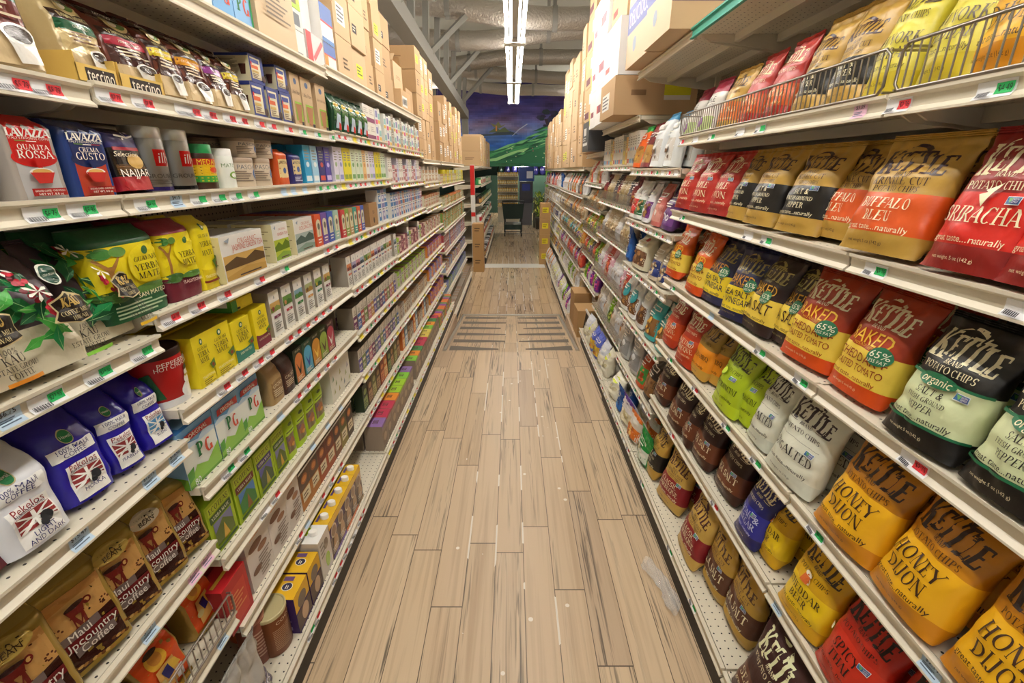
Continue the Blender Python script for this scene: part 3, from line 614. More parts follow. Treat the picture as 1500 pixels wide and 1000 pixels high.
# ---------------------------------------------------------------- coffee
def cup(x, z, s=.2): return [('p',[(x-s,z+s*.22),(x+s,z+s*.22),(x+s*.8,z-s*.55),(x-s*.62,z-s*.62)],'e6e3dc'),('e',x,z+s*.22,s,s*.46,'f2f0ea'),('e',x,z+s*.21,s*.84,s*.36,'2b1a12')]
def teccino(key, desc, seal_, body, band, words, sub, W=.115, H=.205):
    dk = seal_ if 'green' in desc else '43201a'
    it = [('r',-.5,.0,.5,.26,'cdb58c'), ('r',-.46,.24,.46,.46,dk if seal_ != '1f5a3a' else body), ('r',-.46,.46,.46,.56,band),('t',sub,0,.51,.05,'f6efdc',.8,'b'),('r',-.46,.56,.46,.66,'2e1a14'),('t',words,0,.61,.085,'e9d9a0',.8),
          ('e',0,.74,.24,.17,'d8c28a'),('e',.04,.74,.15,.1,'5a7a3a'),('e',-.08,.73,.09,.06,'e8e0c8'),('r',-.46,.83,.46,.9,'2a1510'),('t','teccino',0,.865,.09,'f2ead8',.6,'b'),('l',-.34,.34,.33,.45,3,'d8c8a8' if seal_ != '1f5a3a' else '6a4a34')]+cup(.14,.165,.25)
    bag(key, desc, W, H, .075, body, it, GUSS, 4, .006, 'foil', [(0,'cdb58c'),(.24,body if seal_ == '1f5a3a' else '6a3324'),(.9,seal_)], name='coffee_bag')
teccino('tdark','cream and green roast coffee bag','1f5a3a','cdb682','1f5a3a','DARK ROAST','ORGANIC',.125)
teccino('tvan','brown coffee bag with crimson band','5a2a20','c9ab84','a3283c','VANILLA NUT','75% ORGANIC')
teccino('thaz','brown coffee bag with yellow band','552a20','c2a06a','d9c02a','HAZELNUT','COFFEE ALTERNATIVE')
teccino('toran','brown coffee bag with orange band','552a20','b98f5a','e09a2a','MAYA','COFFEE ALTERNATIVE')
teccino('tmint','brown light roast coffee bag with green band','6a2a24','9c6a50','1f5a44','CHOCOLATE MINT','75% ORGANIC',.14,.21)
teccino('tpurp','brown coffee bag with purple band','552a20','c8a888','8a3a8a','MEDIUM ROAST','ORGANIC')
mb = MB(); W_, D_, h_ = .12, .14, .05
mb.box((-W_/2,-D_/2,0),(W_/2,D_/2,.003),'d9b45a')
for a, b_ in (((-W_/2,-D_/2,0),(W_/2,-D_/2+.002,.032)),((-W_/2,-D_/2,0),(-W_/2+.002,D_/2,h_)),((W_/2-.002,-D_/2,0),(W_/2,D_/2,h_))): mb.box(a,b_,'d9b45a')
art(mb,[('r',-.3,.15,.42,.85,'241510'),('t','teccino',.06,.5,.2,'f2ead8',.66,'b')],W_,.032,lambda x,z,l:(x,-D_/2-l,z))
proto('tray','display_tray','tray','tan card display tray lettered in white',W_,h_,D_,mb,'card')
def lavazza(key, desc, top, low, words, sub, side):
    it = [('r',-.5,0,.5,.5,low),('e',0,.5,.44,.2,top),('r',-.5,.5,.5,.9,top),('t','LAVAZZA',0,.79,.17,'f4f0e8',.8,'h'),('t',"ITALY'S FAVORITE COFFEE",0,.725,.05,'f0e8dc',.78,'b'),('r',-.3,.69,-.1,.7,'6a8a3a'),('r',-.1,.687,.1,.697,'f4f0e8'),('r',.1,.69,.3,.7,'b83a2a'),
          ('t',words,0,.625,.11,'f6efe4',.8),('t',sub,0,.54,.17,'f6efe4',.82)]
    it += [('p',[(-.1,.5),(.1,.5),(.03,.36),(-.03,.36)],top),('e',0,.33,.24,.1,'f0ece6'),('e',0,.335,.19,.07,'d9a85a'),('p',[(-.24,.33),(.24,.33),(.13,.2),(-.13,.2)],'c02a22'),('r',-.32,.05,.36,.14,'9c1f1c'),('t','GROUND COFFEE - CAFE MOULU',.02,.11,.06,'f2e6da',.6,'b'),('t','NET WT. 8.8 oz',.02,.07,.05,'f2e6da',.6,'b')]
    bag(key, desc, .082, .152, .055, side, it, BRICK, 12, .0012, 'gloss', [(0,side),(.9,top)], name='coffee_brick', cat='coffee', seal=False)
lavazza('rossa','red and silver coffee brick','c61d1a','b9b8b8','QUALITA','ROSSA','a8a098')
lavazza('crema','dark blue and orange coffee brick','1d2a5e','b8402a','CREMA','GUSTO','1f3a78')
bag('najjar','black and purple coffee pouch with gold bean print',.085,.145,.05,'2a1f5a',[('r',-.5,0,.5,.22,'a31f28'),('r',-.5,.22,.5,.62,'1d1412'),('r',-.5,.62,.5,.67,'a3283a'),('l',-.45,.45,.24,.4,9,'8a6238'),('e',.12,.45,.22,.2,'c9a25a'),('t','NAJJAR',0,.27,.2,'f4efe4',.86,'b'),('t','Selection',-.1,.56,.13,'e8dcc0',.7,'b',.2),
  ('p',[(-.25,.86),(.1,.83),(.3,.86),(.28,.83),(.1,.8),(-.25,.83)],'f0eef6'),('e',.2,.9,.04,.04,'f0eef6'),('e',-.05,.79,.03,.03,'f0eef6'),('r',.05,.83,.08,.9,'f0eef6')],BRICK,6,.002,'foil',[(0,'a31f28'),(.22,'1d1412'),(.66,'2b2a7a'),(.9,'241f4a')],name='coffee_bag',seal=False)
tin('illy','brushed steel coffee tin with red square',.0375,.12,'96938e',[('r',-.2,.48,.3,.78,'c8201c'),('t','illy',.05,.63,.3,'f6f0ea',.38,'b',.1),('t','GROUND',-.1,.3,.12,'5a5650',.7,'b'),('r',-.5,.03,.5,.1,'3a2f7a'),('l',-.4,.3,.14,.24,3,'6a6660')],'c4c2be',mat='steel',name='coffee_tin',lidh=.022,lidr=1.0)
tin('illyb','brushed steel coffee tin with black foot band',.0375,.12,'8f8c87',[('r',-.2,.48,.3,.78,'c8201c'),('t','illy',.05,.63,.3,'f6f0ea',.38,'b',.1),('t','GROUND',-.1,.3,.12,'5a5650',.7,'b'),('r',-.5,.03,.5,.1,'1a1a1c')],'bfbdb9',mat='steel',name='coffee_tin',lidh=.022,lidr=1.0)
tin('instant','brown instant coffee jar with green lid',.034,.088,'3a1d10',[('r',-.6,.2,.6,.85,'e3b81c'),('r',-.6,.2,.6,.38,'3f9a3a'),('r',-.6,.68,.6,.85,'c8241c'),('t','MEDAGLIA',0,.76,.2,'f2d83a',.9,'b'),('e',0,.54,.14,.1,'d9481c')],'1f8a4a',mat='plast',name='coffee_jar',cat='jar',lidh=.022,lidr=.95)
tin('matcha','small white jar with a green leaf',.031,.085,'e9ece4',[('t','MATCHA',0,.7,.16,'6a8a5a',.8,'b'),('e',.05,.4,.22,.16,'7fae3a'),('e',.02,.4,.12,.1,'f2f5ec')],'f2f2ee',mat='plast',name='tea_jar',cat='jar',lidh=.018,lidr=.98)
tin('tub','kraft coffee tub with a blue ring',.045,.072,'cdbba4',[('t','PASCHA',-.1,.78,.14,'6a6a72',.6,'b'),('e',.2,.5,.17,.17,'3f6fb0'),('e',.2,.5,.12,.12,'cdbba4'),('e',.2,.5,.08,.08,'3f6fb0'),('l',-.45,-.02,.2,.66,5,'7a6a5c')],'a08a74',mat='card',name='coffee_tub',cat='tub',lidh=.01)
bag('opouch','orange pouch of coffee',.07,.115,.04,'c4501c',[('r',-.42,.2,.42,.72,'d6c08a'),('e',.05,.4,.14,.14,'3a5a9a'),('t','PASCHA',0,.63,.12,'4a2a1c',.7,'b')],BRICK,5,.002,'bag',name='coffee_pouch',seal=False)
bag('npouch','navy pouch of coffee',.07,.11,.04,'2b2a6a',[('r',-.42,.3,.42,.76,'d6c08a'),('e',.05,.46,.14,.14,'3a5a9a'),('t','PASCHA',0,.67,.12,'2a2a4a',.7,'b'),('l',-.4,.4,.08,.24,3,'cfd0e6')],BRICK,5,.002,'bag',name='coffee_pouch',seal=False)
box('capsule','dark blue coffee capsule box',.075,.1,.1,{'*':'24357f','l':'d9cfa8','u':'24357f'},[('r',-.4,.14,.28,.9,'e2d9bc'),('r',-.4,.5,.1,.62,'d9602a'),('r',-.4,.7,.18,.84,'2f3f8a'),('r',-.38,.36,.08,.44,'c9a85a'),('l',-.36,.2,.16,.34,3,'7a5a44'),('e',.38,.22,.14,.16,'3a1d12'),('r',-.46,.62,-.36,.72,'c8242a')],[('r',-.4,.2,.4,.8,'2f419a')],[('r',-.5,0,.5,.03,'24357f'),('r',-.5,.9,.5,1,'24357f'),('l',-.42,.2,.5,.86,8,'6a5a44'),('p',[(.18,.62),(.4,.62),(.36,.26),(.22,.26)],'4a2414')],name='coffee_box')
def filt(key, desc, W, words): box(key, desc, W, .175, .055, 'c4a782', [('t',words,0,.66,.15,'4a3a2c',.86),('e',0,.86,.16,.12,'5a6a8a'),('r',-.3,.12,.46,.48,'8ab03a'),('p',[(-.26,.44),(.4,.44),(.22,.08),(-.12,.08)],'a5714a'),('r',.2,.03,.44,.11,'3a3630')],mat='kraft',name='filter_box')
filt('filt1','kraft coffee filter box with lime panel',.085,'Coffee Filters'); filt('filt2','kraft basket filter box with lime panel',.09,'Basket Coffee Filters')
bag('greenbag','dark green hanging coffee bag with watermelon print',.07,.15,.035,'12402a',[('r',-.4,.3,.4,.8,'3f6a3a'),('e',0,.72,.3,.14,'c9a83a'),('p',[(-.3,.1),(.36,.08),(.3,.45),(-.1,.5)],'b8c8d8'),('p',[(0,.06),(.34,.06),(.28,.22),(.05,.26)],'cf2a26')],GUSS,4,.004,'foil',name='coffee_bag')
# Ka'u coffee: tall coated bags, leaf and berry print
rnd = random.Random(5)
def leafs():
    it = [('r',-.5,.0,.5,.36,'ddd3b8')]
    for k in range(34):
        x, z, a, s = rnd.uniform(-.5,.02), rnd.uniform(.2,1.0), rnd.uniform(-.9,2.2), rnd.uniform(.14,.24)
        ca, sa = cos(a)*s, sin(a)*s
        it.append(('p',[(x-ca,(z-sa*.6)),(x-sa*.4,z+ca*.25),(x+ca,z+sa*.6),(x+sa*.4,z-ca*.25)],rnd.choice(['1c6a34','2f9a44','178a4a','0f4f2c','4fb04a'])))
        it.append(('p',[(x-ca*.9,z-sa*.55),(x-ca*.9+.012,z-sa*.55+.005),(x+ca*.9,z+sa*.55)],'9fd08a'))
    it = [i_ if i_[0] != 'p' else ('p',[(max(-.485,x),min(.94,max(.02,z))) for x, z in i_[1]],i_[2]) for i_ in it]
    for k in range(34):
        t = k/34; it.append(('e',-.22+.17*t+rnd.uniform(-.07,.07),.86-.52*t+rnd.uniform(-.03,.03),.034,.034,rnd.choice(['a3122a','c41f3a','7a0f22','d83a4a'])))
    for fx, fz in ((-.16,.6),(-.3,.82)):
        for k in range(6):
            a = k*pi/3+.3; it.append(('p',[(fx,fz),(fx+.1*cos(a+.2),fz+.06*sin(a+.2)),(fx+.13*cos(a),fz+.08*sin(a)),(fx+.1*cos(a-.2),fz+.06*sin(a-.2))],'f4efe2'))
    return it
def kau(key, desc, chip, W=.155, H=.25):
    it = leafs()+[('p',[(-.16,.5),(.1,.56),(.42,.5),(.4,.42),(.46,.33),(.1,.3),(-.2,.35),(-.12,.42)],'c9b98a'),('p',[(-.14,.49),(.1,.545),(.4,.49),(.38,.42),(.43,.34),(.1,.31),(-.17,.355),(-.1,.42)],'1b120e'),
      ('t','KAU',.12,.475,.12,'c9a85a',.44,'h'),('t','COFFEE MILL',.12,.395,.055,'c9b98a',.5),('t','HAWAII',.12,.348,.05,'c9b98a',.34),('t','100%',.12,.27,.065,'5a5046',.4),('t','KAU',.14,.215,.1,'3a342e',.5),('t','ESTATE GROWN',.14,.155,.06,'4a443c',.6),('t','COFFEE',.14,.105,.07,'3a342e',.6),('r',-.08,.042,.4,.07,chip),('e',.1,.7,.14,.14,'d8d8c8'),('e',.1,.7,.12,.12,'1f4a3a'),('t','USDA ORGANIC',.1,.7,.05,'f0f0e0',.2,'b')]
    bag(key, desc, W, H, .085, '5a4a52', it, GUSS, 3.2, .008, 'bag', [(0,'ddd3b8'),(.36,'62525a')], name='coffee_bag')
kau('kaug','grey coffee bag with berries and green strip','7ab83a'); kau('kauo','grey coffee bag with berries and orange strip','d98a2a'); kau('kauy','grey coffee bag with berries and yellow strip','e6b82a')
def maui(key, desc, col, variety, flag='8f2a2a', txt='2b2a6a', lab='f0efec', W=.14, H=.225):
    L1 = [('r',-.4,.47,.36,.59,lab),('t','100% MAUI',-.02,.556,.08,txt,.66,'b'),('t','COFFEE',-.02,.504,.078,txt,.5,'b')]
    L2 = [('r',-.3,.03,.3,.4,'f4f2ee'),('t','Pekelos',0,.37,.11,'8f1f24',.5,'b'),('t','Hawaiian Coffee',0,.34,.05,'3a3a4a',.5,'b'),('r',-.27,.17,.27,.32,flag),('r',-.27,.2,.27,.215,'f2efe8'),('r',-.27,.25,.27,.262,'f2efe8'),('p',[(-.27,.32),(-.22,.32),(.27,.18),(.27,.17),(.2,.17)],'f2efe8'),('p',[(.27,.32),(.22,.32),(-.27,.18),(-.27,.17),(-.2,.17)],'f2efe8'),('r',-.03,.17,.03,.32,'f2efe8'),('e',.12,.21,.08,.08,'1c1c20'),('e',.05,.17,.05,.05,'1c1c20')]
    for i, s in enumerate(variety.split('|')): L2.append(('t',s,0,.13-.055*i,.075,txt,.5,'b'))
    L3 = [('e',-.02,.675,.1,.13,'c9b98a'),('e',-.02,.675,.088,.115,'1f7a44'),('t','Hawaii',-.02,.675,.05,'f0f0e4',.15,'b')]
    bag(key, desc, W, H, .1, col, [], GUSS, 3.4, .009, 'foil' if col[0] == '2' else 'bag', name='coffee_bag', labels=[('label',L1,'white label'),('variety_label',L2,'white label with a flag'),('round_sticker',L3,'green round sticker')])
maui('mwhite','white coffee bag with flag label','dcdde2','LIGHT|AND DARK'); maui('mmokka','deep blue coffee bag with wide flag label','2a20a0','MOKKA',W=.13); maui('mpea','deep blue coffee bag with narrow flag label','2a20a0','PEABERRY',W=.105,H=.23); maui('mturtle','deep blue coffee bag with sky blue label','2a20a0','BLEND','5a9acb',W=.105,H=.23)
bag('mcrim','dark crimson coffee bag with white label',.14,.225,.09,'5a121c',[('r',-.2,.1,.45,.5,'ece6dc'),('t','KONA',.12,.3,.1,'3a2a5a',.5)],GUSS,3.4,.006,'bag',name='coffee_bag')
def upc(key, desc, whole):
    it = [('r',-.385,.05,.385,.8,'3a1712'),('p',[(-.385,.8),(.385,.8),(.385,.45),(-.385,.38)],'d0a05c'),('p',[(-.385,.8),(.385,.8),(.385,.72),(-.385,.7)],'c08a48'),('r',-.3,.36,.2,.44,'7a6a66'),('r',-.36,.27,.38,.36,'6f1f22'),('r',-.2,.19,.3,.27,'7a6a66'),
      ('t','Maui',-.06,.40,.1,'f6f0e6',.5,'b'),('t','Upcountry',.02,.315,.105,'f6f0e6',.72,'b'),('t','Coffee',.06,.23,.1,'f2e8dc',.6,'b'),('t','M',0,.51,.17,'6f1f18',.3,'h'),('p',[(-.12,.66),(.12,.66),(.08,.57),(-.08,.57)],'6f1f18'),('e',.15,.63,.05,.05,'6f1f18'),('e',.15,.63,.028,.028,'d0a05c'),('e',0,.66,.12,.03,'3a1712')]
    for s_ in (-1,1):
        for k in range(7): a = k*.8; it.append(('e',s_*.28+.07*cos(a)*(1-k/9),.53+.045*sin(a)*(1-k/9),.014,.014,'5a2a1a'))
    for k in range(14): it.append(('e',-.36+.72*((k*29)%14)/14,.08+.08*((k*17)%9)/9,.035,.02,['a8783a','6a4020','c9a25a'][k%3]))
    if whole: it += [('e',.02,.84,.24,.11,'c9bca0' if whole == 2 else 'b59a4a'),('t','WHOLE',.02,.855,.07,'3a2a1c',.3,'b'),('t','BEAN',.02,.82,.07,'3a2a1c',.3,'b')]
    bag(key, desc, .15, .2, .085, '8a7230', it, BRICK, 5, .005, 'gold', [(0,'a08436'),(.9,'a68e48')], name='coffee_brick', cat='coffee', seal=False)
upc('upw','gold brick of whole bean coffee',1); upc('upg','plain gold brick of ground coffee',0); upc('upw2','gold brick of coffee with silver whole bean sticker',2)
def kona(key, desc, W=.115):
    it = [('r',-.42,.08,.42,.82,'d8501c'),('r',-.42,.82,.42,.92,'e04a18'),('t','100% Kona Estate',0,.87,.08,'f6efe0',.74,'b'),('e',-.05,.62,.2,.2,'e3b03a'),('e',-.05,.64,.12,.13,'c98a3a'),('e',-.05,.72,.15,.06,'3a2414'),('p',[(-.2,.5),(.2,.5),(.26,.14),(-.26,.14)],'d9a85a'),('p',[(.0,.5),(.22,.44),(.3,.3),(.08,.34)],'e8c04a'),('p',[(-.12,.44),(.06,.46),(.1,.3),(-.06,.28)],'2b2a6a'),('p',[(.1,.3),(.3,.28),(.26,.12),(.12,.14)],'e6e6ee'),('e',-.2,.3,.1,.09,'c9b87a'),('r',-.42,.02,.42,.08,'a8842f')]
    bag(key, desc, W, .2, .07, '9a7a34', it, GUSS, 5, .005, 'gold', [(0,'a8873c'),(.82,'7a2a1c' if 'brown' in desc else 'c4b48a')], name='coffee_bag')
kona('kona1','orange coffee bag with a brown fold'); kona('kona2','orange coffee bag with a pale gold fold',.105)
# ---------------------------------------------------------------- mate, tea, cocoa
def yerba_items(c2, z0, sub): return [('r',-.5,0,.5,z0,c2),('e',0,z0+.02,.44,.12,'ecd81c'),('e',0,.86,.09,.1,'2a6a3a'),('e',0,.86,.05,.055,'e9e2c0'),('t','GUAYAKI',0,.74,.1,'4a3a1c',.6),('t','YERBA',0,.63,.155,'2e2416',.74,'s'),('t','MATE',0,.51,.155,'2e2416',.6,'s'),('t',sub,0,z0*.62,.08,'f0e8c0' if c2 != 'ecd81c' else '3a2e16',.8,'b'),('p',[(.16,.38),(.5,.46),(.5,.3),(.3,.26)],'5a7a2a'),('e',.36,.34,.07,.06,'8a3a2a')]
def tree(): return [('r',-.5,.27,.5,.82,'e6d21c'),('r',-.36,.3,-.3,.62,'a5763a'),('p',[(-.33,.6),(-.2,.72),(-.18,.71),(-.31,.55)],'a5763a'),('p',[(-.33,.6),(-.46,.72),(-.48,.7),(-.35,.55)],'a5763a'),('e',-.4,.76,.14,.08,'3f7a34'),('e',-.18,.76,.12,.07,'5a8a3a'),('e',-.3,.3,.24,.1,'3f6a2a'),('e',.2,.3,.3,.07,'4f7a2f')]
bag('ygreen','dark green and yellow mate bag',.155,.21,.075,'1f5a34',tree()+[('e',.2,.58,.3,.3,'efdc1c'),('e',.2,.73,.06,.065,'2a6a3a'),('t','GUAYAKI',.2,.64,.07,'4a3a1c',.5),('t','YERBA',.2,.545,.1,'2e2416',.54),('t','MATE',.2,.45,.1,'2e2416',.46),('t','SAN MATEO',.2,.24,.07,'f0e8c0',.5,'b'),('l',-.42,.4,.04,.2,4,'a9c09a')],BRICK,5,.005,'bag',[(0,'1f5a34'),(.27,'e6d21c'),(.82,'1f5a34')],name='mate_bag',seal=False)
bag('ymaroon','maroon topped yellow mate bag',.12,.2,.07,'7a1a2c',tree()+[('e',.16,.6,.34,.3,'efdc1c'),('e',.16,.74,.07,.07,'2a6a3a'),('t','YERBA',.16,.57,.12,'2e2416',.6),('t','MATE',.16,.47,.12,'2e2416',.5),('t','TRADITIONAL',.14,.22,.07,'e8d0c0',.6,'b')],BRICK,5,.005,'bag',[(0,'6a1a2c'),(.3,'e6d21c'),(.84,'8a1f34')],name='mate_bag',seal=False)
bag('yyellow','plain yellow mate bag',.09,.2,.06,'ecd81c',yerba_items('dcc41c',.3,'TRADITIONAL')+[('r',-.5,.1,.5,.13,'7a2a1c')],BRICK,5,.004,'bag',name='mate_bag',seal=False)
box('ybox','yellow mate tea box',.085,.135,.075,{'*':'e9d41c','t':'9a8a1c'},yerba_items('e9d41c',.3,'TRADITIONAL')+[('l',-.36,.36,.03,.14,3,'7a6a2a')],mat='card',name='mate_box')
box('yboxg','yellow mate tea box with teal foot',.085,.12,.075,'e9d41c',yerba_items('2f7a6a',.32,'SAN MATEO'),name='mate_box')
box('yboxm','yellow mate tea box with maroon foot',.075,.125,.07,'e9d41c',yerba_items('7a1f34',.34,'CHOCOLATTE'),name='mate_box')
box('yside','yellow and green mate box lying on its side',.1,.075,.12,{'*':'e9d41c','l':'4f9a3a'},[('r',-.5,0,-.25,1,'4f9a3a'),('e',.2,.5,.26,.3,'f2e02a'),('e',-.2,.2,.08,.08,'2a2a1c')],left=[('r',-.3,.45,.4,.95,'f0efe8'),('r',-.5,0,.5,.12,'3f8a34')],name='mate_box')
def prince(key, desc, pic, hill, words, W):
    box(key, desc, W, .125, .13, {'*':'e6e3dc','l':'e3d9a8'}, [('r',-.48,.05,.48,.58,pic),('p',[(-.48,.4),(-.2,.52),(0,.42),(.25,.55),(.48,.45),(.48,.3),(-.48,.28)],hill[0]),('p',[(-.48,.05),(.48,.05),(.48,.2),(.0,.26),(-.48,.14)],hill[1]),('t','ORGANIC',.1,.84,.07,'c98a7a',.5,'b'),('t',words,.1,.72,.09,'c9756a',.74,'b'),('l',-.2,.4,.07,.14,1,'5a4a3a'),('p',[(-.42,.9),(-.3,.95),(-.34,.84)],'9aa4b0')],left=[('l',-.4,.4,.05,.95,16,'9a9068')],mat='gloss')
prince('pjas','wide white sunset tea box','c9a45a',('5a4426','b8924a'),'JASMINE GREEN TEA',.2); prince('pgreen','white tea box with a bamboo picture','b0c23a',('5f7a1c','86a83a'),'GREEN TEA',.1); prince('poolong','white tea box with a misty forest picture','a5b4ae',('4a5f58','7f988a'),'OOLONG TEA',.15)
for k, (n_, c) in enumerate((('orange','c9501f'),('purple','6a4a9a'),('blue','3f5ab0'),('sage','9fbfae'),('red','c23a3a'),('olive','7fa03a'),('tan','b08a5a'),('teal','3f9a8a'))):
    box('slim%d' % k, 'slim %s tea box with arch' % n_, .055,.125,.09,c,[('r',-.34,.3,.34,.72,'ddd6b4'),('e',0,.72,.34,.28,'ddd6b4'),('e',0,.62,.2,.24,'6a6a5a'),('r',-.03,.34,.03,.7,'5a5040'),('l',-.34,.34,.08,.26,2,'f0e8d8')])
def stash(key, desc, c, pic): box(key, desc, .062,.15,.075,{'*':'e9e6df','t':'a89a98','l':'a59c90'},[('p',[(-.08,.83),(0,.91),(.08,.83)],'9aa0a0'),('r',-.48,.55,.48,.76,pic[0]),('p',[(-.48,.55),(.48,.55),(.48,.62),(.1,.68),(-.2,.62),(-.48,.66)],pic[1]),('e',-.25,.62,.12,.12,pic[2]),('r',-.3,.4,.36,.46,c),('t','TEA',.03,.43,.08,'f4f0ea',.5,'b'),('l',-.36,.36,.1,.34,5,'8a8680'),('e',.1,.2,.05,.05,'4a4a44')])  # left side darkened: shade of the gap behind each row put into the colour
for k, (c, pc) in enumerate((('7a2a4a',('c9a25a','7a8a3a','8a3a3a')),('a3283c',('5f8a3a','3f6a2a','c98a5a')),('2f7a3a',('7fa0b0','3f7a3a','5a8a3a')),('c98a2a',('a8b07a','b08a3a','6a4a2a')),('1f6a4a',('8aa04a','2f5a2f','c9b03a')))):
    stash('white%d' % k, 'white tea box with %s strip' % ('plum','red','green','amber','dark green')[k], c, pc)
for k, (c, pc) in enumerate((('b3552a',('d98a5a','9a4a2a','5a2a3a')),('5a5a9a',('a8a4c4','5a4a7a','3a2a4a')),('8a2a4a',('c98a9a','7a3a4a','3a2a2a')),('3f6a8a',('9ab0c0','4a5f6a','2a2a2a')))):
    stash('pale%d' % k, 'white tea box with %s picture' % ('rust','violet','rose','slate')[k], c, pc)
tin('choc','red hot chocolate tin with a snowman',.052,.122,'b81f1f',[('r',-.6,0,.6,.14,'e6e8ec'),('e',.2,.22,.24,.2,'eef0f2'),('e',.2,.42,.14,.13,'eef0f2'),('e',.2,.55,.1,.1,'f2f3f4'),('r',.1,.6,.3,.62,'26221c'),('r',.13,.61,.27,.7,'26402a'),('r',.08,.48,.32,.52,'c9b03a'),('p',[(-.6,.2),(-.3,.2),(-.45,.75),(-.6,.7)],'1f5a34'),('t','PEPPERMINT',.02,.86,.1,'f4f0ea',.7,'b'),('t','HOT CHOCOLATE',.02,.79,.12,'f4f0ea',.8,'b')],'3a2018',name='cocoa_tin',lidh=.014)
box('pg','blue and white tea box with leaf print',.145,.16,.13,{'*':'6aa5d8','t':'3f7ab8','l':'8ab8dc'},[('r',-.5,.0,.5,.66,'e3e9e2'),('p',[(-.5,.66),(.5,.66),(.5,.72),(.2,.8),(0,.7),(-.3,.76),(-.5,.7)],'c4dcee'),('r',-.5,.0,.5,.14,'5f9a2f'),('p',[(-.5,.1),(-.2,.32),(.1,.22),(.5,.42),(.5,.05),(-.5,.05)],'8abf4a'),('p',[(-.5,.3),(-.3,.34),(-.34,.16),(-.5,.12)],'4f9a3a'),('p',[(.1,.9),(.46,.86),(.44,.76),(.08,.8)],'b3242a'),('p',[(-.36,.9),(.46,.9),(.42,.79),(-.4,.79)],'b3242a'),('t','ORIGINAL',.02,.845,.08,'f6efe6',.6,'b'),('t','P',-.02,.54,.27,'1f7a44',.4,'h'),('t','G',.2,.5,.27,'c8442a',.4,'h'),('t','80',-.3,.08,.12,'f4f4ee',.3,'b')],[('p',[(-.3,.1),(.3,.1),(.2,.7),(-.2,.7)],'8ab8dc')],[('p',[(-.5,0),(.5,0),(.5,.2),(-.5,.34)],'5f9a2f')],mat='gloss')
def kraftbag(key, desc, c, c2, H=.17, W=.08):
    bag(key, desc, W, H, .05, c, [('r',-.4,.12,.4,.5,c2),('t','CACAO',0,.4,.16,'e6d8b8',.7,'b'),('l',-.34,.34,.16,.32,4,'d8c8a8')], GUSS, 4, .004, 'bag', name='cocoa_bag')
kraftbag('redcocoa','dark red chocolate bag','7a1f1c','a3442a',.19,.12); kraftbag('kraftcocoa','kraft paper cocoa bag','a88a5a','8a6a42'); kraftbag('darkcocoa','dark brown cocoa bag','3a1f1a','5a3424')
for k, (n_, c, c2) in enumerate((('black and orange','22301f','c9783a'),('butterfly blue','2a5a44','4fa0c0'),('amber','3a3a1c','c98a2a'),('leaf green','3a4a1f','8aa03a'),('wine red','4a1f24','b03a4a'),('golden','4a3f1c','d9b03a'))):
    box('bar%d' % k, 'arched %s cocoa box' % n_, .08,.13,.05,{'*':c},[('r',-.42,.04,.42,.62,c2),('e',0,.62,.42,.36,c2),('p',[(-.3,.6),(0,.36),(.3,.64),(.1,.3),(.0,.2),(-.1,.3)],['2a2418','2a4aa0','e8c04a','5a3a1c','e6e0d8','8a3a1c'][k]),('t','ORGANIC',0,.93,.1,'d9d0b0',.8),('l',-.34,.34,.06,.2,3,'e0d4b8')],name='cocoa_box')
for k, (n_, c) in enumerate((('plum','6a2a5a'),('blue','3f5f9a'),('red','a33a3a'),('olive','7a8a4a'),('rose','b86a7a'),('amber','b8863a'),('violet','5f4f9a'),('slate','5a6a78'))):
    box('disp%d' % k, 'tea box with %s front' % n_, .055,.13,.08,{'*':'d6cfc0','t':'5a5045','l':'857a6a'},[('r',-.5,0,.5,.62,c),('r',-.4,.1,.4,.5,c),('l',-.4,.4,.12,.3,3,'e6dccb'),('r',-.36,.4,.36,.5,'e3dac6'),('e',0,.8,.2,.16,'b8ae9a'),('l',-.3,.3,.66,.74,1,'8a8070')])  # grey-brown left side paints in the dark gap between rows
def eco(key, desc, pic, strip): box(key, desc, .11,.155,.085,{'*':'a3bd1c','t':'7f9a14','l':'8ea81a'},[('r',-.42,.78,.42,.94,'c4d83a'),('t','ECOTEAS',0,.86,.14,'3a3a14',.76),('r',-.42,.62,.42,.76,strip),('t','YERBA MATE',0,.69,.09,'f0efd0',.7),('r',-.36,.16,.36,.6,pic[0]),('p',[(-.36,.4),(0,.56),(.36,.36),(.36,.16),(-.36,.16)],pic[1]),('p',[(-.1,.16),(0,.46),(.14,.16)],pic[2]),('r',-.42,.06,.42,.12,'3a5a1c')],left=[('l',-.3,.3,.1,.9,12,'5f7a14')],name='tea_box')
eco('eco1','lime green tea box with a hillside picture',('4f7ab0','3f7a3a','8a5a2a'),'6a2a1c'); eco('eco2','lime green tea box with a violet picture',('5f5f9a','4a5a3a','b0a04a'),'4a3a6a'); eco('eco3','lime green tea box with a maroon foot',('7a7a9a','5a6a2a','c9a03a'),'3f5a2a')
bag('limebag','lime green tea pouch with a photo panel',.1,.2,.065,'a8c81c',[('r',-.36,.14,.36,.56,'7a6a4a'),('e',0,.36,.26,.2,'9a5a2a'),('e',-.15,.45,.16,.08,'6a4a6a'),('e',.1,.28,.14,.08,'c98a3a'),('r',-.4,.56,.4,.68,'b8d83a'),('l',-.34,.34,.6,.66,1,'4a5a14'),('e',.0,.78,.14,.08,'4f6a1c')],BRICK,4,.004,'bag',[(0,'a8c81c'),(.88,'8fb014')],name='tea_pouch',seal=False)
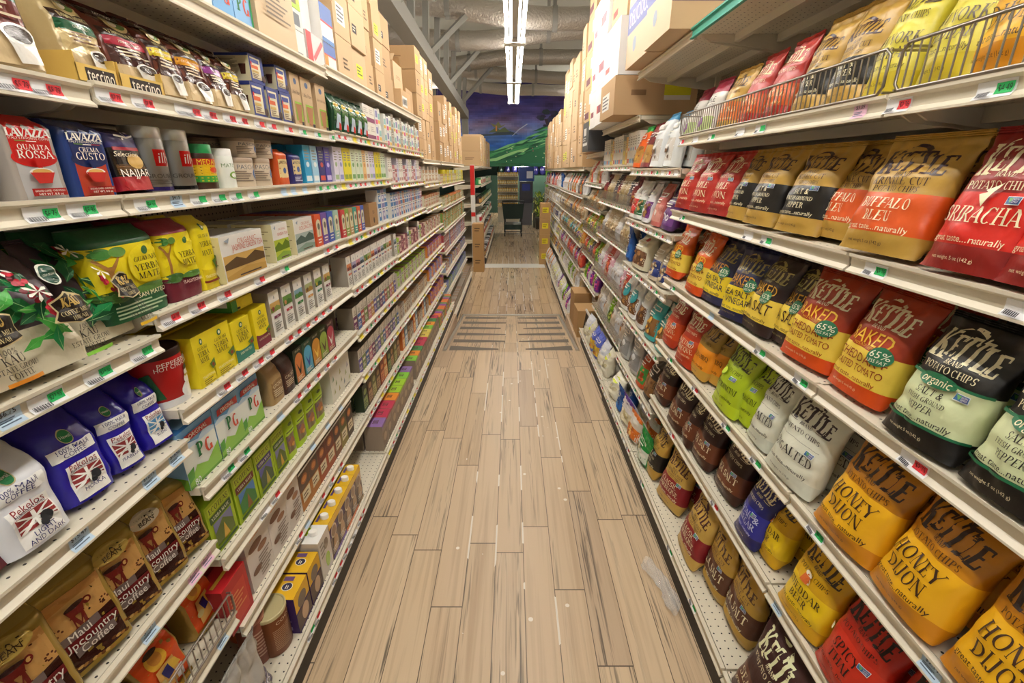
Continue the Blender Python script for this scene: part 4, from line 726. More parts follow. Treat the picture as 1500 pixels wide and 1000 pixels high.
box('botan','white tea box with pencil botanicals',.22,.16,.08,{'*':'dedacc','t':'b8b2a2'},[('p',[(x,z),(x+.05,z+.18),(x+.08,z+.04)],c) for x, z, c in ((-.4,.2,'a8a86a'),(-.3,.4,'8a9a6a'),(-.18,.16,'b0a05a'),(-.05,.34,'9aa07a'),(.08,.2,'7a8a8a'),(.2,.4,'a0a86a'),(.34,.16,'b0b07a'),(.3,.58,'8a8aa0'),(-.44,.6,'7f9a7a'),(-.1,.62,'a8a05a'))]+[('l',.1,.4,.05,.12,1,'5a5a5a')],mat='card')
bag('creamer','dark can of natural creamer',.07,.13,.06,'2a3030',[('r',-.5,.06,.5,.4,'d9d6b8'),('t','NATURAL',0,.3,.16,'2a2a1c',.7,'b'),('t','CREAMER',0,.19,.16,'2a2a1c',.7,'b')],BRICK,2,.001,'tin',name='creamer_can',cat='can',seal=False)
# ---------------------------------------------------------------- cartons and low boxes
def carton(key, desc, W, H, D, c, front, top='e0b31c', cap='f4f2ec', side=None):
    k = MB(); k.lathe([(.016,H),(.016,H+.016),(.014,H+.018)], cap, 16, (0,-D*.05)) if cap else None
    box(key, desc, W, H, D, {'*':c,'t':top,'l':side or c}, front, [('r',-.3,.75,.3,.92,'5a4a7a')] if top == 'e0b31c' else [('r',-.1,.7,.35,.95,'9ac01c')], mat='gloss', name='drink_carton', cat='carton', kids=[('cap', k, 'plast', None)] if cap else ())
pac = lambda c2: [('r',-.5,.0,.5,.55,'6a5548'),('r',-.5,.82,.5,1,'e8b81c'),('e',0,.66,.36,.3,'c9b394'),('e',0,.66,.28,.22,'8a6a50'),('e',.05,.3,.3,.4,'b08a66'),('r',-.5,0,.5,.1,c2),('l',-.4,.4,.12,.3,3,'d8c8b4')]
carton('pac1','yellow topped carton with a violet foot',.1,.175,.06,'3f1f5a',pac('5a3a8a')); carton('pac2','yellow topped carton with an orange foot',.1,.175,.06,'3f1f5a',pac('c9602a')); carton('pacn','tan carton with a yellow top',.1,.18,.06,'b89a78',pac('8a6a3a'))
carton('nutmilk','white plant milk carton with lime ellipse',.12,.2,.08,'cfc6ba',[('e',.1,.3,.2,.3,'9aba2a'),('e',.1,.72,.2,.22,'7a6a58'),('l',-.4,.0,.5,.9,4,'8a8074')],'eeeeea')
box('yellowcase','yellow and purple soup box',.105,.15,.105,{'*':'3a1f5a','t':'e6b41c'},[('r',-.5,.55,.5,1,'e3b01c'),('r',-.5,.0,.5,.5,'5f4a40'),('e',-.02,.7,.3,.26,'7a6a5a'),('e',.05,.3,.24,.3,'c9a888'),('r',-.5,0,.5,.06,'3a1f5a')],[('e',.0,.4,.17,.17,'f2eee2'),('e',0,.4,.15,.15,'2a2440'),('l',-.1,.1,.34,.46,2,'f2eee2'),('r',.22,.3,.4,.62,'6a4a7a')],[('l',-.3,.3,.3,.85,5,'8a7a9a'),('r',-.3,.1,.3,.2,'b0a4c0')],name='soup_box')
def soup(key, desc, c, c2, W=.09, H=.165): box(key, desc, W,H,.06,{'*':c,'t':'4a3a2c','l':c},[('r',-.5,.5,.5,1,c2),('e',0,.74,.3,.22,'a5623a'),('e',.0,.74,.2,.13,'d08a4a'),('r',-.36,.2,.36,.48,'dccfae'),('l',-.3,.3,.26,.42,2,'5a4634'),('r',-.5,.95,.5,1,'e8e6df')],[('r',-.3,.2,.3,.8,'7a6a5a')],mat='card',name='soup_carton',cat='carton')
soup('soupo','tan orange soup carton','b3732a','5a4030'); soup('soupb','brown soup carton','7a4a2a','4a3024'); soup('soupr','rust soup carton','a5502a','6a2f1f'); soup('soupg','olive soup carton','8a7a3a','5a5a2a'); soup('soupd','dark brown soup carton','4f3a2a','3a2a20')
box('nutbar','white nut milk box with brown nuts',.13,.2,.05,{'*':'d9cfc6','t':'efece4'},[('e',-.1,.75,.3,.12,'7a5038'),('e',.15,.6,.22,.1,'8f6244'),('e',-.2,.3,.2,.1,'6f4a34'),('l',-.1,.44,.08,.5,7,'8a7a6e'),('r',-.3,.92,.1,1,'d98a3a')],name='nut_box')
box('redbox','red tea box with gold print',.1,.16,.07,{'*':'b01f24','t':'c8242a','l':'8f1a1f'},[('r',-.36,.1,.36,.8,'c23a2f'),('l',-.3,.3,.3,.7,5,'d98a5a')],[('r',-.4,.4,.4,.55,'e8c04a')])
for k, (n_, c) in enumerate((('lime','9ac42a'),('spring green','7fc03a'),('pink','b8324f'),('orange','e08a2a'),('lilac','8a6aa5'),('dark green','3f8a4a'),('pale yellow','d9c85a'))):
    box('low%d' % k, '%s topped soup box' % n_, .1,.15,.1,{'*':'9a8a7a','t':c,'b':c},[('r',-.5,.9,.5,1,c),('r',-.4,.15,.4,.7,'8a7868'),('e',0,.45,.3,.24,'b09a80'),('l',-.4,.4,.04,.14,2,'5a5048')],[('r',-.2,.32,.2,.6,'4a2f2a'),('r',-.15,.36,.15,.56,c),('r',-.06,.36,.06,.56,'4a2f2a')],name='soup_box')
tin('tincan','brown cocoa canister with a gold rim',.048,.15,'7a4322',[('l',-.4,.4,.15,.7,12,'b08a6a'),('t','COCOA',0,.85,.12,'e0c8a8',.6,'b')],'c9bd8f',mat='tin',name='cocoa_tin',lidh=.008,lidr=1.03)
tin('tinor','orange chai tin with a white lid',.052,.09,'c9622a',[('t','CHAI',0,.75,.24,'f2e6d8',.7,'b'),('e',.1,.35,.2,.12,'f2efe8'),('r',-.6,0,.6,.08,'2a2a4a')],'f0f0f4',mat='tin',name='chai_tin',lidh=.012)
tin('tintall','rust brown drink canister',.042,.17,'8a4a3a',[('l',-.4,.4,.2,.8,8,'c9a08a')],'b0705a',mat='plast',name='drink_canister',cat='canister',lidh=.01)
bag('silver','silver foil pouch with a clip',.17,.27,.1,'a8a39c',[('r',-.1,.1,.45,.42,'5a5566'),('t','NUTS',.15,.28,.14,'c9c4d0',.5,'b')],FLOP,2.4,.014,'foil',name='foil_pouch',cat='pouch')
box('wpurp','white box with a plum band',.11,.085,.11,'e0dcd2',[('r',-.5,.05,.5,.32,'7a2a5a'),('l',-.4,.4,.5,.85,3,'b8b0a8')],left=[('r',-.5,.05,.5,.32,'7a2a5a')],mat='card',name='sweetener_box'); box('wpink','white box with a pink foot',.06,.085,.09,'dfe0e0',[('r',-.4,.08,.4,.36,'d04a7a'),('r',-.3,.5,.3,.9,'7a7ab0')],name='sweetener_box'); box('wteal','white box with a teal picture',.055,.09,.09,'dfe2dc',[('r',-.4,.1,.4,.3,'d9b03a'),('r',-.4,.35,.4,.7,'8ab8b8')],name='sweetener_box')
# ---------------------------------------------------------------- filling the shelves
def snack(key, desc, c, c2, spots=(), W=.15, H=.22, D=.07, prof=CHIP, top=None, name=None, mat='bag', n=2.2, txt='f2efe6'):
    name = name or next((nm for w_, nm in (('pretzel','pretzel_bag'),('popcorn','popcorn_bag'),('nut ','nut_bag'),('grain','grain_bag')) if w_ in desc), 'snack_bag' if len(P) % 2 else 'other_snack_bag')  # last two stems alternate by count; both are ordinary snack bags
    it = [('r',-.46,.1,.46,.5,c2)]+[('e',x,z,r,r*.8,k) for x, z, r, k in spots]+[('r',-.36,.68,.36,.78,txt),('r',-.3,.7,.3,.76,c),('l',-.34,.34,.52,.64,2,txt)]
    bag(key, desc, W, H, D, c, it, prof, n, .007, mat, [(0,c),(.86,top or c)], name=name)
br = lambda *c: [(random.uniform(-.32,.32), random.uniform(.14,.46), random.uniform(.06,.12), c[k % len(c)]) for k in range(12)]
random.seed(11)
snack('s_blue','sky blue and white coconut snack bag','e3e6e8','c9c4be',br('f2f0ec','6a4a34'),.14,.27,.08,GUSS,'4f9ac4',n=4)
snack('s_orange','orange crunchy snack bag with green top','e0601c','b8853a',br('8a5a2a','c9a04a'),.12,.24,.07,CHIP,'2f9a4a')
snack('s_wine','wine red snack bag with green foot','7a2f34','b88a4a',br('a87a3a','d0a860'),.12,.24,.07,CHIP,'7a2f34')
snack('s_red','white snack bag with red band','e6e4e2','c23a34',br('8a5a34','e3d0b0'),.12,.25,.07)
snack('s_green','white snack bag with green band','e2e4e2','2f6a44',br('6a4a2a','a8824a'),.12,.25,.07)
snack('s_purple','white snack bag with purple band','dfdde2','6a2a7a',br('7a5230','b0844a'),.13,.25,.07)
snack('s_loops','deep purple snack bag with white script','4a2060','6a3a80',[(-.1,.3,.13,'f0ecf4'),(-.1,.3,.08,'6a3a80'),(.15,.28,.11,'f0ecf4'),(.15,.28,.06,'6a3a80')],.17,.2,.08)
snack('s_pink','dusty red snack bag','b8605a','c98a80',[(0,.3,.14,'f0e8e4')],.14,.22,.07)
snack('s_nuts','cream nut bag with red badge','d9d2b8','6a4630',br('a87a4a','6f4a30','c29a6a')+[(.1,.82,.1,'b02a2a')],.2,.27,.09,GUSS,'cfcfb0',n=4)
snack('s_navy','beige bag with navy label','c9bca4','2a3a7a',br('d8c8a8','8a6a4a'),.13,.22,.07)
snack('s_pretz','white pretzel bag with teal stripe','e0e2e2','7a5230',br('9a6a3a','5f3d22','b98a50')+[(0,.52,.4,'3a9aa0')],.15,.26,.08)
snack('s_pretz2','clear fronted pretzel bag','d6d6d4','6a4426',br('8f6236','a87a44','4f331f'),.15,.25,.08)
snack('s_pretz3','teal and gold pretzel bag','3fa8a8','8a6034',br('7a5230','e0b04a'),.14,.24,.08,CHIP,'e3e0da')
snack('s_silver','silver bag with teal foot','b4b6b8','8f9294',[(-.2,.3,.2,'5a5e60'),(.1,.4,.16,'d4d6d8')],.16,.26,.08,FLOP,mat='foil')
snack('s_orgr','orange chip bag with green foot','c0502a','3a8a3f',br('a5421f','d8743a'),.12,.24,.07)
snack('s_dark','dark pretzel bag with photo','3a3430','8a6238',br('a5763f','6a4526'),.14,.25,.08)
snack('s_popc','white popcorn bag with purple foot','e2dfe2','d8d0b0',br('f0ead0','c9bc8a')+[(.1,.75,.12,'5a2f7a')],.17,.22,.09,FLOP,'6a3aa0')
snack('s_popg','bright green spotted snack bag','1f8a3a','d9e2d4',br('8a7a4a','b8ac80','f0f0e4'),.18,.24,.09,FLOP,'158a34')
snack('s_popo','orange and white popcorn bag','e6e0d8','d9742a',br('b5622a','e8b86a'),.16,.22,.09,FLOP,'e07a2a')
snack('s_popy','white popcorn bag with yellow panel','dcd8c4','e6e4d2',br('f2eeda','c9c09a')+[(0,.7,.24,'d6e02a')],.18,.27,.1)
snack('s_bluef','blue foil bag lying folded','1f4f9a','2a6ab8',br('4a8ad0','1a3a80'),.1,.25,.06,FLOP)
snack('s_vegg','periwinkle bag with yellow and red print','5a6ac8','d8b03a',br('e6c82a','c8322a','2f7a3a','e07a2a'),.18,.27,.09)
snack('s_pop2','white and pale blue popcorn bag','d8dce6','e4e0cc',br('f4f0de','c9c2a0'),.18,.26,.1)
snack('s_vio','violet and magenta bag','6a2f8a','c23a8a',br('e06ab0','4a2f9a'),.14,.24,.08)
snack('s_white','plain white crisp bag with grey panel','e6e6e8','cfcfd2',br('d0c8c0','b8aea4'),.15,.25,.08)
snack('s_face','white and tan bag with a round brown picture','d9d6d0','cdbfae',[(-.1,.5,.18,'6a4a34'),(-.1,.36,.12,'c98a4a')],.17,.26,.08)
snack('s_beige','beige grain bag','c9b896','b09a70',br('d8c8a0','8f7a54'),.13,.24,.07)
snack('s_char','charcoal snack bag','3a3a44','5a5660',br('8a7a6a','b8a890'),.12,.24,.07)
snack('s_maroon','maroon and gold snack bag','6f1f2c','8a3a34',br('c99a4a','a8662f'),.12,.24,.07)
snack('s_ltan','light tan nut bag with clear window','d2c2a6','a58a64',br('e0d0b0','8f6f48'),.13,.24,.07)
snack('s_rose','pink and white puff bag','d9a8b8','e6dde0',br('e6c0cc','c25a6a'),.14,.24,.08)
snack('s_tom','tomato red bag','c23a2f','d96a4a',br('e8b890','8a2f24'),.14,.24,.08)
snack('s_lime','acid green bag','8ac41f','6a8f2a',br('5a4a2a','c9d86a'),.14,.24,.08)
snack('s_org2','amber snack bag','d98a3a','c9a05a',br('e8c07a','9a5a2a'),.13,.22,.07)
snack('s_yel','yellow and violet snack bag','d9c83a','7a4fa0',br('e6e07a','5a9a3a'),.12,.22,.07)
def tallbox(key, desc, c, c2, W=.06, H=.17, D=.05, name='tea_carton'): box(key, desc, W, H, D, {'*':c}, [('r',-.4,.06,.4,.2,c2),('e',0,.5,.24,.2,c2),('l',-.36,.36,.6,.9,4,'8a867a')], mat='card', name=name)
tallbox('g_grey','tall pale grey cracker box','d2cfc6','6a9ac0',.06,.2,.06,'cracker_box'); tallbox('g_grey2','tall pale grey cracker box with red spot','d2cfc6','c95a4a',.06,.2,.06,'cracker_box'); tallbox('g_flor','beige patterned cracker box','b8ac80','d8c84a',.08,.16,.06,'cracker_box'); tallbox('g_amb','amber cracker box','d9a84a','e6d8a0',.05,.18,.06,'cracker_box')
for k, (n_, c, c2) in enumerate((('aqua','2a9ac8','d8e6ea'),('sky','9ac4dc','e6eaec'),('navy and red','2b2a6a','c84a3a'),('violet','4a3f9a','c8b8e0'),('pale lilac','d8d2e4','9ab08a'),('lilac','d4cfe2','8a8ac0'),('lemon','dccf2a','8a9a2a'),('pale green','d2dcc4','6a9a5a'),('mint','c9d8c4','8ab07a'),('peach','e0b878','c98a4a'),('white','e4e2da','b08a80'))):
    tallbox('t%d' % k, 'tall %s tea carton' % n_, c, c2, .055, .155, .06)
for k, (n_, c, c2) in enumerate((('blue topped white','e2e2de','3f78b0'),('white and lilac','e0dde0','8a80b0'),('white and pink','e2d8d8','b06a70'),('white and rust','ded6cc','b0603a'),('grey','c2bcb2','8f8578'),('grey and lime','c6c2b4','9ac42a'),('maroon','8a3a4a','e0c8b8'),('rose','b87a84','7a2f40'),('cream striped','ddd8c4','a87a4a'),('beige','c9bda6','8a6f5a'),('orange','d98a3a','8a4a9a'),('lilac','b08ac0','e0a04a'),('green','7aa04a','e07a3a'),('crimson and grey','b04a54','d0ccc8'),('powder blue','a0b4c8','6a70b0'),('pale sage','c8ccb4','6a8a54'))):
    box('q%d' % k, '%s tea box' % n_, .065,.11,.07,{'*':c,'t':c2},[('r',-.5,.78,.5,1,c2),('r',-.36,.12,.36,.6,c2),('e',0,.42,.22,.2,c),('l',-.4,.4,.64,.76,1,'6a625a')],mat='card',name=('tea_box','short_tea_box','small_tea_box')[k % 3])  # stems cycle by index; every one is an ordinary tea box
for k, (n_, c, c2) in enumerate((('rust','8a3a2a','d98a5a'),('dark green','2a3a24','8a9a5a'),('brown','5a4030','b08a60'),('orange picture','c96a2a','e8c890'),('blue grey','7a9ab0','e0e4e6'),('olive','6a6a3a','b0a870'))):
    box('d%d' % k, '%s upright soup packet' % n_, .08,.15,.05,{'*':c,'t':'4a3a30'},[('r',-.4,.1,.4,.5,c2),('e',0,.7,.3,.2,c2),('l',-.34,.34,.14,.4,3,c)],mat='card',name='soup_packet')
box('kbox','kraft display box of tea',.16,.125,.1,'a07a4f',[('t','TEA',0,.6,.1,'4a3420',.4,'b'),('e',0,.25,.08,.1,'4a3420')],mat='kraft',name='display_box')
tin('jar1','green capped supplement jar',.05,.12,'2a8a4a',[('r',-.5,.2,.5,.8,'cfe0c0')],'1f6a3a',mat='plast',name='jar',cat='jar'); tin('jar2','dark jar with black lid',.05,.12,'3a2a22',[('r',-.5,.2,.5,.8,'c9a05a')],'1c1c1c',mat='plast',name='jar',cat='jar'); tin('jar3','white jar with red label',.05,.12,'e4e2dc',[('r',-.5,.2,.5,.8,'b8323a')],'e8e8e4',mat='plast',name='jar',cat='jar')
UNAME = dict(R0='front crisp unit',R1='second crisp unit',R2='pretzel unit',R3='cracker unit',R4='ramp snack unit',R5='lower snack unit',R6='last snack unit',L0='coffee unit',L1='first tea unit',L2='second tea unit',L3='third tea unit',L4='ramp tea unit',L5='lower tea unit',L6='jar unit')
SOFT = ('chip_bag','snack_bag','pretzel_bag','popcorn_bag','nut_bag','grain_bag','other_snack_bag')
PLACED = []; rng = random.Random(4)
def levname(u, i):
    n = len(UN[u]['z'])
    return 'bottom shelf' if i == 0 else 'top shelf' if i == n-1 else ordw[i]+' shelf'
def put(key, u, lev, y, b=.015, yaw=0, lean=0, dz=0, sx=1, sy=1, row='', name=None):
    p = P[key]; U = UN[u]; sd = U['side']; X = U['XB'] if lev == 0 and U['base'] else U['XU']; z = U['z'][lev]+.035+dz
    D = p['D']*sy; x = sd*(X+b+D/2-(.18*D if p['name'] in SOFT else 0)); la = radians(lean)
    r = link(name or p['name'], p['me'], None, (x, y, z+D/2*sin(la)), (-la, 0, (pi/2 if sd < 0 else -pi/2)+radians(yaw)))
    zs = [q for q in U['z'] if q > U['z'][lev]]; room = ((zs[0]-.026) if zs else 9)-U['z'][lev]-.035-dz
    r.scale = (sx, sy, min(1, room/(p['H']*cos(la)+D*sin(la))))
    for nm, me, lb in p['kids']:
        k = link(nm, me, r)
        if lb: k['label'] = lb
    PLACED.append((u, lev, p['desc'], row, y, z, r, p['cat'])); return r
def yof(px, u, lev, b=.015, dz=0):
    U = UN[u]; X = U['XB'] if lev == 0 and U['base'] else U['XU']; return ypx(px, X+b, U['z'][lev]+.035+dz)
def row(u, lev, items, back=True, lean=9):
    for it in items:
        key, a, b_ = it[:3]; o = dict(it[3]) if len(it) > 3 else {}
        sb = o.pop('b', .015); dz = o.pop('dz', 0); y0, y1 = yof(a, u, lev, sb, dz), yof(b_, u, lev, sb, dz); wd = abs(y1-y0); W = P[key]['W']
        nb = o.pop('nb', not back); soft = P[key]['name'] in SOFT or P[key]['name'] == 'coffee_bag'
        o.setdefault('sx', min(1.1, max(.78, wd*(.95 if soft else .985)/W))); o.setdefault('lean', lean if soft or u == 'L0' and lev == 2 else 0)
        if soft: o.setdefault('yaw', rng.uniform(-4,4))
        y = (y0+y1)/2; put(key, u, lev, y, b=sb, dz=dz, **o)
        if not nb:
            for q in range(1 if soft else 2):
                D = P[key]['D']; sb2 = sb+(D+.012)*(q+1)
                xb = UN[u]['xb']-(UN[u]['XB'] if lev == 0 else UN[u]['XU'])
                if sb2+D+.03 < xb: put(key, u, lev, y, b=sb2, dz=dz, row='behind', **{**o, 'yaw': rng.uniform(-3,3) if soft else 0})
def fill(u, lev, keys, y0=None, y1=None, gap=.004, stack=1, back=1, lean=5, order=None, run=1):
    U = UN[u]; y = (y0 if y0 is not None else U['y0'])+.02; y1 = (y1 if y1 is not None else U['y1'])-.02; i = 0
    while True:
        key = keys[(i//run) % len(keys)] if order is None else rng.choice(keys); p = P[key]; soft = p['name'] in SOFT; sx = rng.uniform(.88,1.0) if soft else 1
        wd = p['W']*sx
        if y+wd > y1: break
        yc = y+wd/2
        for s in range(stack):
            for q in range(back+1):
                put(key, u, lev, yc, b=.012+q*(p['D']+.01)+(rng.uniform(0,.015) if soft else rng.uniform(0,.004)), sx=sx, dz=s*(p['H']+.001), lean=lean if soft else 0, yaw=rng.uniform(-6,6) if soft else rng.uniform(-.6,.6), row=('' if stack == 1 else ('lower','upper','topmost')[s])+(' behind' if q else ''))
        y += wd+gap; i += 1
f7 = {'lean': 8}
# right: crisps
row('R0',5,[('honey',1420,1500,{'b':.05}),('nyched',1330,1418,{'b':.04})]); row('R0',5,[('honey',1505,1640,{'b':.05})])
row('R1',5,[('nyched',1255,1322,{'b':.05}),('kgoldblk',1196,1256,{'b':.04}),('kgoldblk',1152,1197,{'b':.04}),('redbbq',1108,1152,{'b':.04}),('redbbq',1075,1108,{'b':.05}),('goldbbq',1044,1076,{'b':.05}),('cookie',1016,1044,{'b':.06}),('cookie',1000,1016,{'b':.09})])
row('R1',4,[('maple',988,1008),('maple',1003,1040,{'b':.01}),('maple',1032,1066,{'b':.03}),('kpepper',1062,1088,{'b':.03}),('kpepper',1083,1130),('kpepper',1130,1191),('buffalo',1192,1240,{'b':.05})])
row('R0',4,[('buffalo',1224,1332,{'b':-.005}),('sriracha',1350,1456,{'b':-.005}),('sriracha',1457,1600,{'b':-.005})])
row('R1',3,[('bcheddar',968,1000),('bcheddar',992,1036,{'b':.0}),('bvinegar',1020,1062,{'b':.02}),('bvinegar',1055,1086,{'b':.0,'yaw':14}),('bsalt',1078,1128),('bsalt',1122,1165,{'b':.04})])
row('R0',3,[('bcheddar2',1140,1206),('bcheddar2',1205,1286),('organic',1285,1392,{'b':-.005}),('organic',1393,1540,{'b':-.005})])
row('R1',2,[('bbq',966,990),('bbq',985,1014,{'b':.0}),('carolina',1006,1034,{'b':.02}),('carolina',1028,1050,{'b':.05}),('pepperoncini',1037,1078,{'b':0}),('pepperoncini',1074,1100,{'b':.03}),('unsalted',1090,1126),('unsalted',1124,1172,{'b':0,'sx':1.1})])
row('R0',2,[('honey',1186,1268,{'b':-.005}),('honey',1262,1366,{'b':-.005}),('honey',1367,1520,{'b':-.005})],lean=12)
row('R1',1,[('seasalt',956,976),('seasalt',972,1001,{'b':.0}),('seasalt',996,1013,{'b':.01,'yaw':-14}),('seasalt',1006,1042),('seasalt',1042,1077,{'b':.03}),('bluesv',1073,1104,{'b':.0}),('beer',1103,1132,{'b':.03})])
row('R0',1,[('beer',1137,1192,{'b':0}),('thai',1188,1260,{'b':-.005}),('thai',1262,1370,{'b':0}),('thai',1371,1500,{'b':0})])
row('R1',0,[('kpepper',938,966,{'b':.04}),('kbbq',962,990,{'b':.05,'yaw':12}),('kbbq',985,1022,{'b':.03}),('ksalt',1024,1052,{'b':.06}),])
row('R1',0,[('ksalt',1052,1087,{'b':.07})]); put('maroon','R0',0,.86,b=.0,lean=9); put('seasalt','R0',0,.62,b=.03,lean=6)
# right: snacks further along
row('R2',5,[('s_orange',926,938),('s_wine',938,950),('s_blue',948,970),('s_blue',968,986,{'b':.05})])
row('R2',4,[('s_red',922,930),('s_green',929,938),('s_purple',937,953),('s_pink',952,967),('s_loops',965,985)])
row('R2',3,[('s_bluef',915,922,{}),('s_nuts',922,950),('s_navy',949,962),('s_navy',962,975)])
row('R2',2,[('s_pretz',910,919),('s_pretz',919,930),('s_pretz2',929,943),('s_pretz3',942,958),('s_pretz3',957,972)])
row('R2',1,[('s_silver',905,918),('s_silver',918,932),('s_orgr',931,942),('s_dark',941,954),('s_dark',953,966)])
row('R2',0,[('s_popy',890,902),('s_bluef',901,908),('s_popc',907,919),('s_popo',918,930),('s_popg',929,945)],lean=12)
fill('R3',5,['g_grey','g_grey2','g_grey','g_grey','g_grey2','g_amb','g_flor'],back=1); fill('R3',4,['s_maroon','s_char','s_beige','s_beige'],back=0); fill('R3',3,['s_ltan','s_beige','s_ltan','s_white'],back=0)
fill('R3',2,['s_tom','s_rose','s_white','s_white','s_rose'],back=0); fill('R3',1,['s_face','s_white','s_face','s_lime'],back=0); fill('R3',0,['s_popy','s_pop2','s_vegg','s_vegg'],back=0)
fill('R4',4,['s_white','s_tom','s_beige'],back=0); fill('R4',3,['s_ltan','s_org2','s_beige'],back=0); fill('R4',2,['s_org2','s_yel','s_lime'],back=0); fill('R4',1,['s_yel','s_lime','s_tom','s_char'],back=0); fill('R4',0,['s_vio','s_lime','s_vio','s_white'],back=0)
for l, ks in enumerate((['s_white','s_popy','s_vio','s_lime'],['s_white','s_lime','s_beige'],['s_vio','s_white','s_tom'],['s_yel','s_org2','s_pretz'],['s_org2','s_ltan','s_navy'],['s_white','s_char','s_orange'])):
    fill('R5',l,ks,back=0,order=1)
for l, ks in enumerate((['s_white','s_org2'],['s_yel','s_org2','s_navy'],['s_white','s_yel'],['s_navy','s_org2','s_white'],['s_white','s_beige'],['s_tom','s_white','s_bluef'])):
    fill('R6',l,ks,back=0,order=1)
# left: coffee
row('L0',6,[('tmint',-2,74,{'nb':1}),('tmint',-150,-6,{'nb':1})]); row('L0',5,[('rossa',-95,-6),('rossa',24,114),('crema',112,180),('najjar',181,237,{'nb':1})])
row('L1',7,[('tray',118,178,{'nb':1}),('tdark',120,176,{'dz':.004,'nb':1,'b':.03}),('tray',181,245,{'nb':1}),('tvan',183,246,{'dz':.004,'nb':1,'b':.03}),('thaz',247,282),('toran',282,322),('tpurp',322,347),('thaz',347,372)])
row('L1',7,[('capsule',374,396),('capsule',397,416),('capsule',417,433),('capsule',368,392,{'dz':.101,'nb':1}),('capsule',406,426,{'dz':.101,'nb':1}),('filt1',435,448),('filt1',448,466),('filt2',467,486)])
for k in range(5): put('greenbag','L2',7,2.23+.1*k,b=-.012,dz=.002,yaw=-10,lean=-4)
row('L1',6,[('illy',232,268),('illyb',270,302),('instant',306,332),('matcha',335,358)]); row('L1',6,[('tub',361,386),('tub',387,409),('tub',361,386,{'dz':.083}),('tub',387,409,{'dz':.083}),('opouch',411,430),('npouch',431,449),('t0',450,461),('t1',461,471),('t2',471,480),('t3',480,489)])
row('L0',4,[('kauo',-75,50,{'b':.0,'nb':1,'lean':12}),('kaug',52,150,{'b':-.005,'nb':1,'lean':12}),('kauy',146,214,{'b':.03,'nb':1,'lean':12})])
row('L1',5,[('ygreen',158,262),('ymaroon',256,303),('yyellow',303,327),('pjas',322,402,{'b':0}),('pgreen',403,432),('poolong',433,467)]+[('slim%d' % j,467+k*8.9-.2*k*k*.5,475.5+k*8.9-.2*k*k*.5) for k, j in enumerate((0,1,2,3))])
row('L0',3,[('mcrim',-60,28,{'nb':1}),('mwhite',30,124,{'b':0,'nb':1,'lean':9}),('mmokka',120,184,{'nb':1,'lean':9,'yaw':-8}),('mpea',184,228,{'nb':1,'lean':9,'yaw':-10}),('mturtle',230,266,{'nb':1,'lean':9,'yaw':-6})])
row('L1',4,[('choc',246,300,{'nb':1}),('ybox',300,318),('ybox',318,349),('yboxg',349,376),('yboxm',377,402),('yside',341,372,{'dz':.137,'nb':1,'b':.03})]+[('white%d' % (k % 5),403+k*17.6-k*k*.62,419.5+k*17.6-k*k*.62) for k in range(6)])
row('L0',2,[(k,x0,x1,{'b':.012,'yaw':-13,'nb':1,'sx':sx}) for k,x0,x1,sx in (('upg',-90,24,.95),('upw',25,132,.95),('upg',133,188,.95),('upw',189,231,.95),('upw2',232,275,.92),('upg',276,302,.85))],lean=10)
row('L1',3,[('pg',281,327),('pg',328,361),('pg',362,388),('redcocoa',370,402,{'b':.12,'nb':1}),('kraftcocoa',403,421,{'b':.02}),('darkcocoa',421,437)]+[('bar%d' % k,437+k*13.2-k*k*.5,449.5+k*13.2-k*k*.5) for k in range(5)])
row('L0',1,[('kona1',60,168,{'b':.0,'nb':1}),('kona1',169,236,{'b':.0}),('kona1',237,290,{'b':.0}),('kona2',291,333,{'b':.03})])
row('L1',2,[('eco3',318,352),('eco1',354,383),('eco2',384,407),('eco3',408,424)]+[('limebag',425+k*15.5-k*k*.7,439.5+k*15.5-k*k*.7) for k in range(4)]+[('botan',487,518)])
row('L1',1,[('redbox',342,374,{'b':0}),('nutbar',374,404),('nutbar',404,428),('nutbar',428,446),('soupo',446,460),('soupo',460,472),('soupr',472,483),('soupr',483,494),('soupb',494,503),('soupg',503,512),('soupd',512,520)])
put('silver','L0',0,.865,b=-.01,lean=8); put('silver','L0',0,.60,b=.02,lean=10); put('tintall','L1',0,1.04,b=.075)
put('tinor','L1',0,1.13,b=.15); put('tinor','L1',0,1.13,b=.15,dz=.103,row='upper'); put('creamer','L1',2,1.0,b=.03)
row('L1',0,[('tincan',414,441,{'b':.03,'nb':1}),('yellowcase',441,459),('yellowcase',460,475),('nutmilk',476,490),('pac1',490,500),('pac1',500,509),('pac2',509,518),('pac2',518,526),('pacn',526,533)])
# left: tea, further along
def stk(u, lev, keys, **k): fill(u, lev, keys, **k)
fill('L2',7,['wpurp','wpurp','wpink','wteal'],y0=2.68,stack=2,back=0,run=1); fill('L2',6,['t4','t5','t6','t6','t7','t7','t8','t9','t10'],run=1)
fill('L2',5,['slim%d' % j for j in (4,5,6,7,0,2,1)],y1=2.62); put('kbox','L2',5,2.72); fill('L2',5,['q0','q1'],y0=2.81,stack=2,back=0)
fill('L2',4,['pale0','pale1','pale2','pale3','white1','white3']); fill('L2',3,['disp%d' % k for k in range(8)]); fill('L2',2,['disp6','disp3','disp1','disp4','disp0','disp7']); fill('L2',1,['d1','d2','d5','d2','d0','d3']); fill('L2',0,['low4','low2','low2','low3','low0','low0','low1'])
fill('L3',7,['wteal','wpink','wteal','q4'],stack=2,back=0); fill('L3',6,['t10','t10','q2','q13','t5'],stack=1,back=0); fill('L3',5,['q0','q0','q1','q2','q0','q3'],stack=2,back=0); fill('L3',4,['pale3','q5','q6','q7','q6','q7'],stack=1,back=0); fill('L3',3,['q5','q4','q5','q9'],stack=1,back=0)
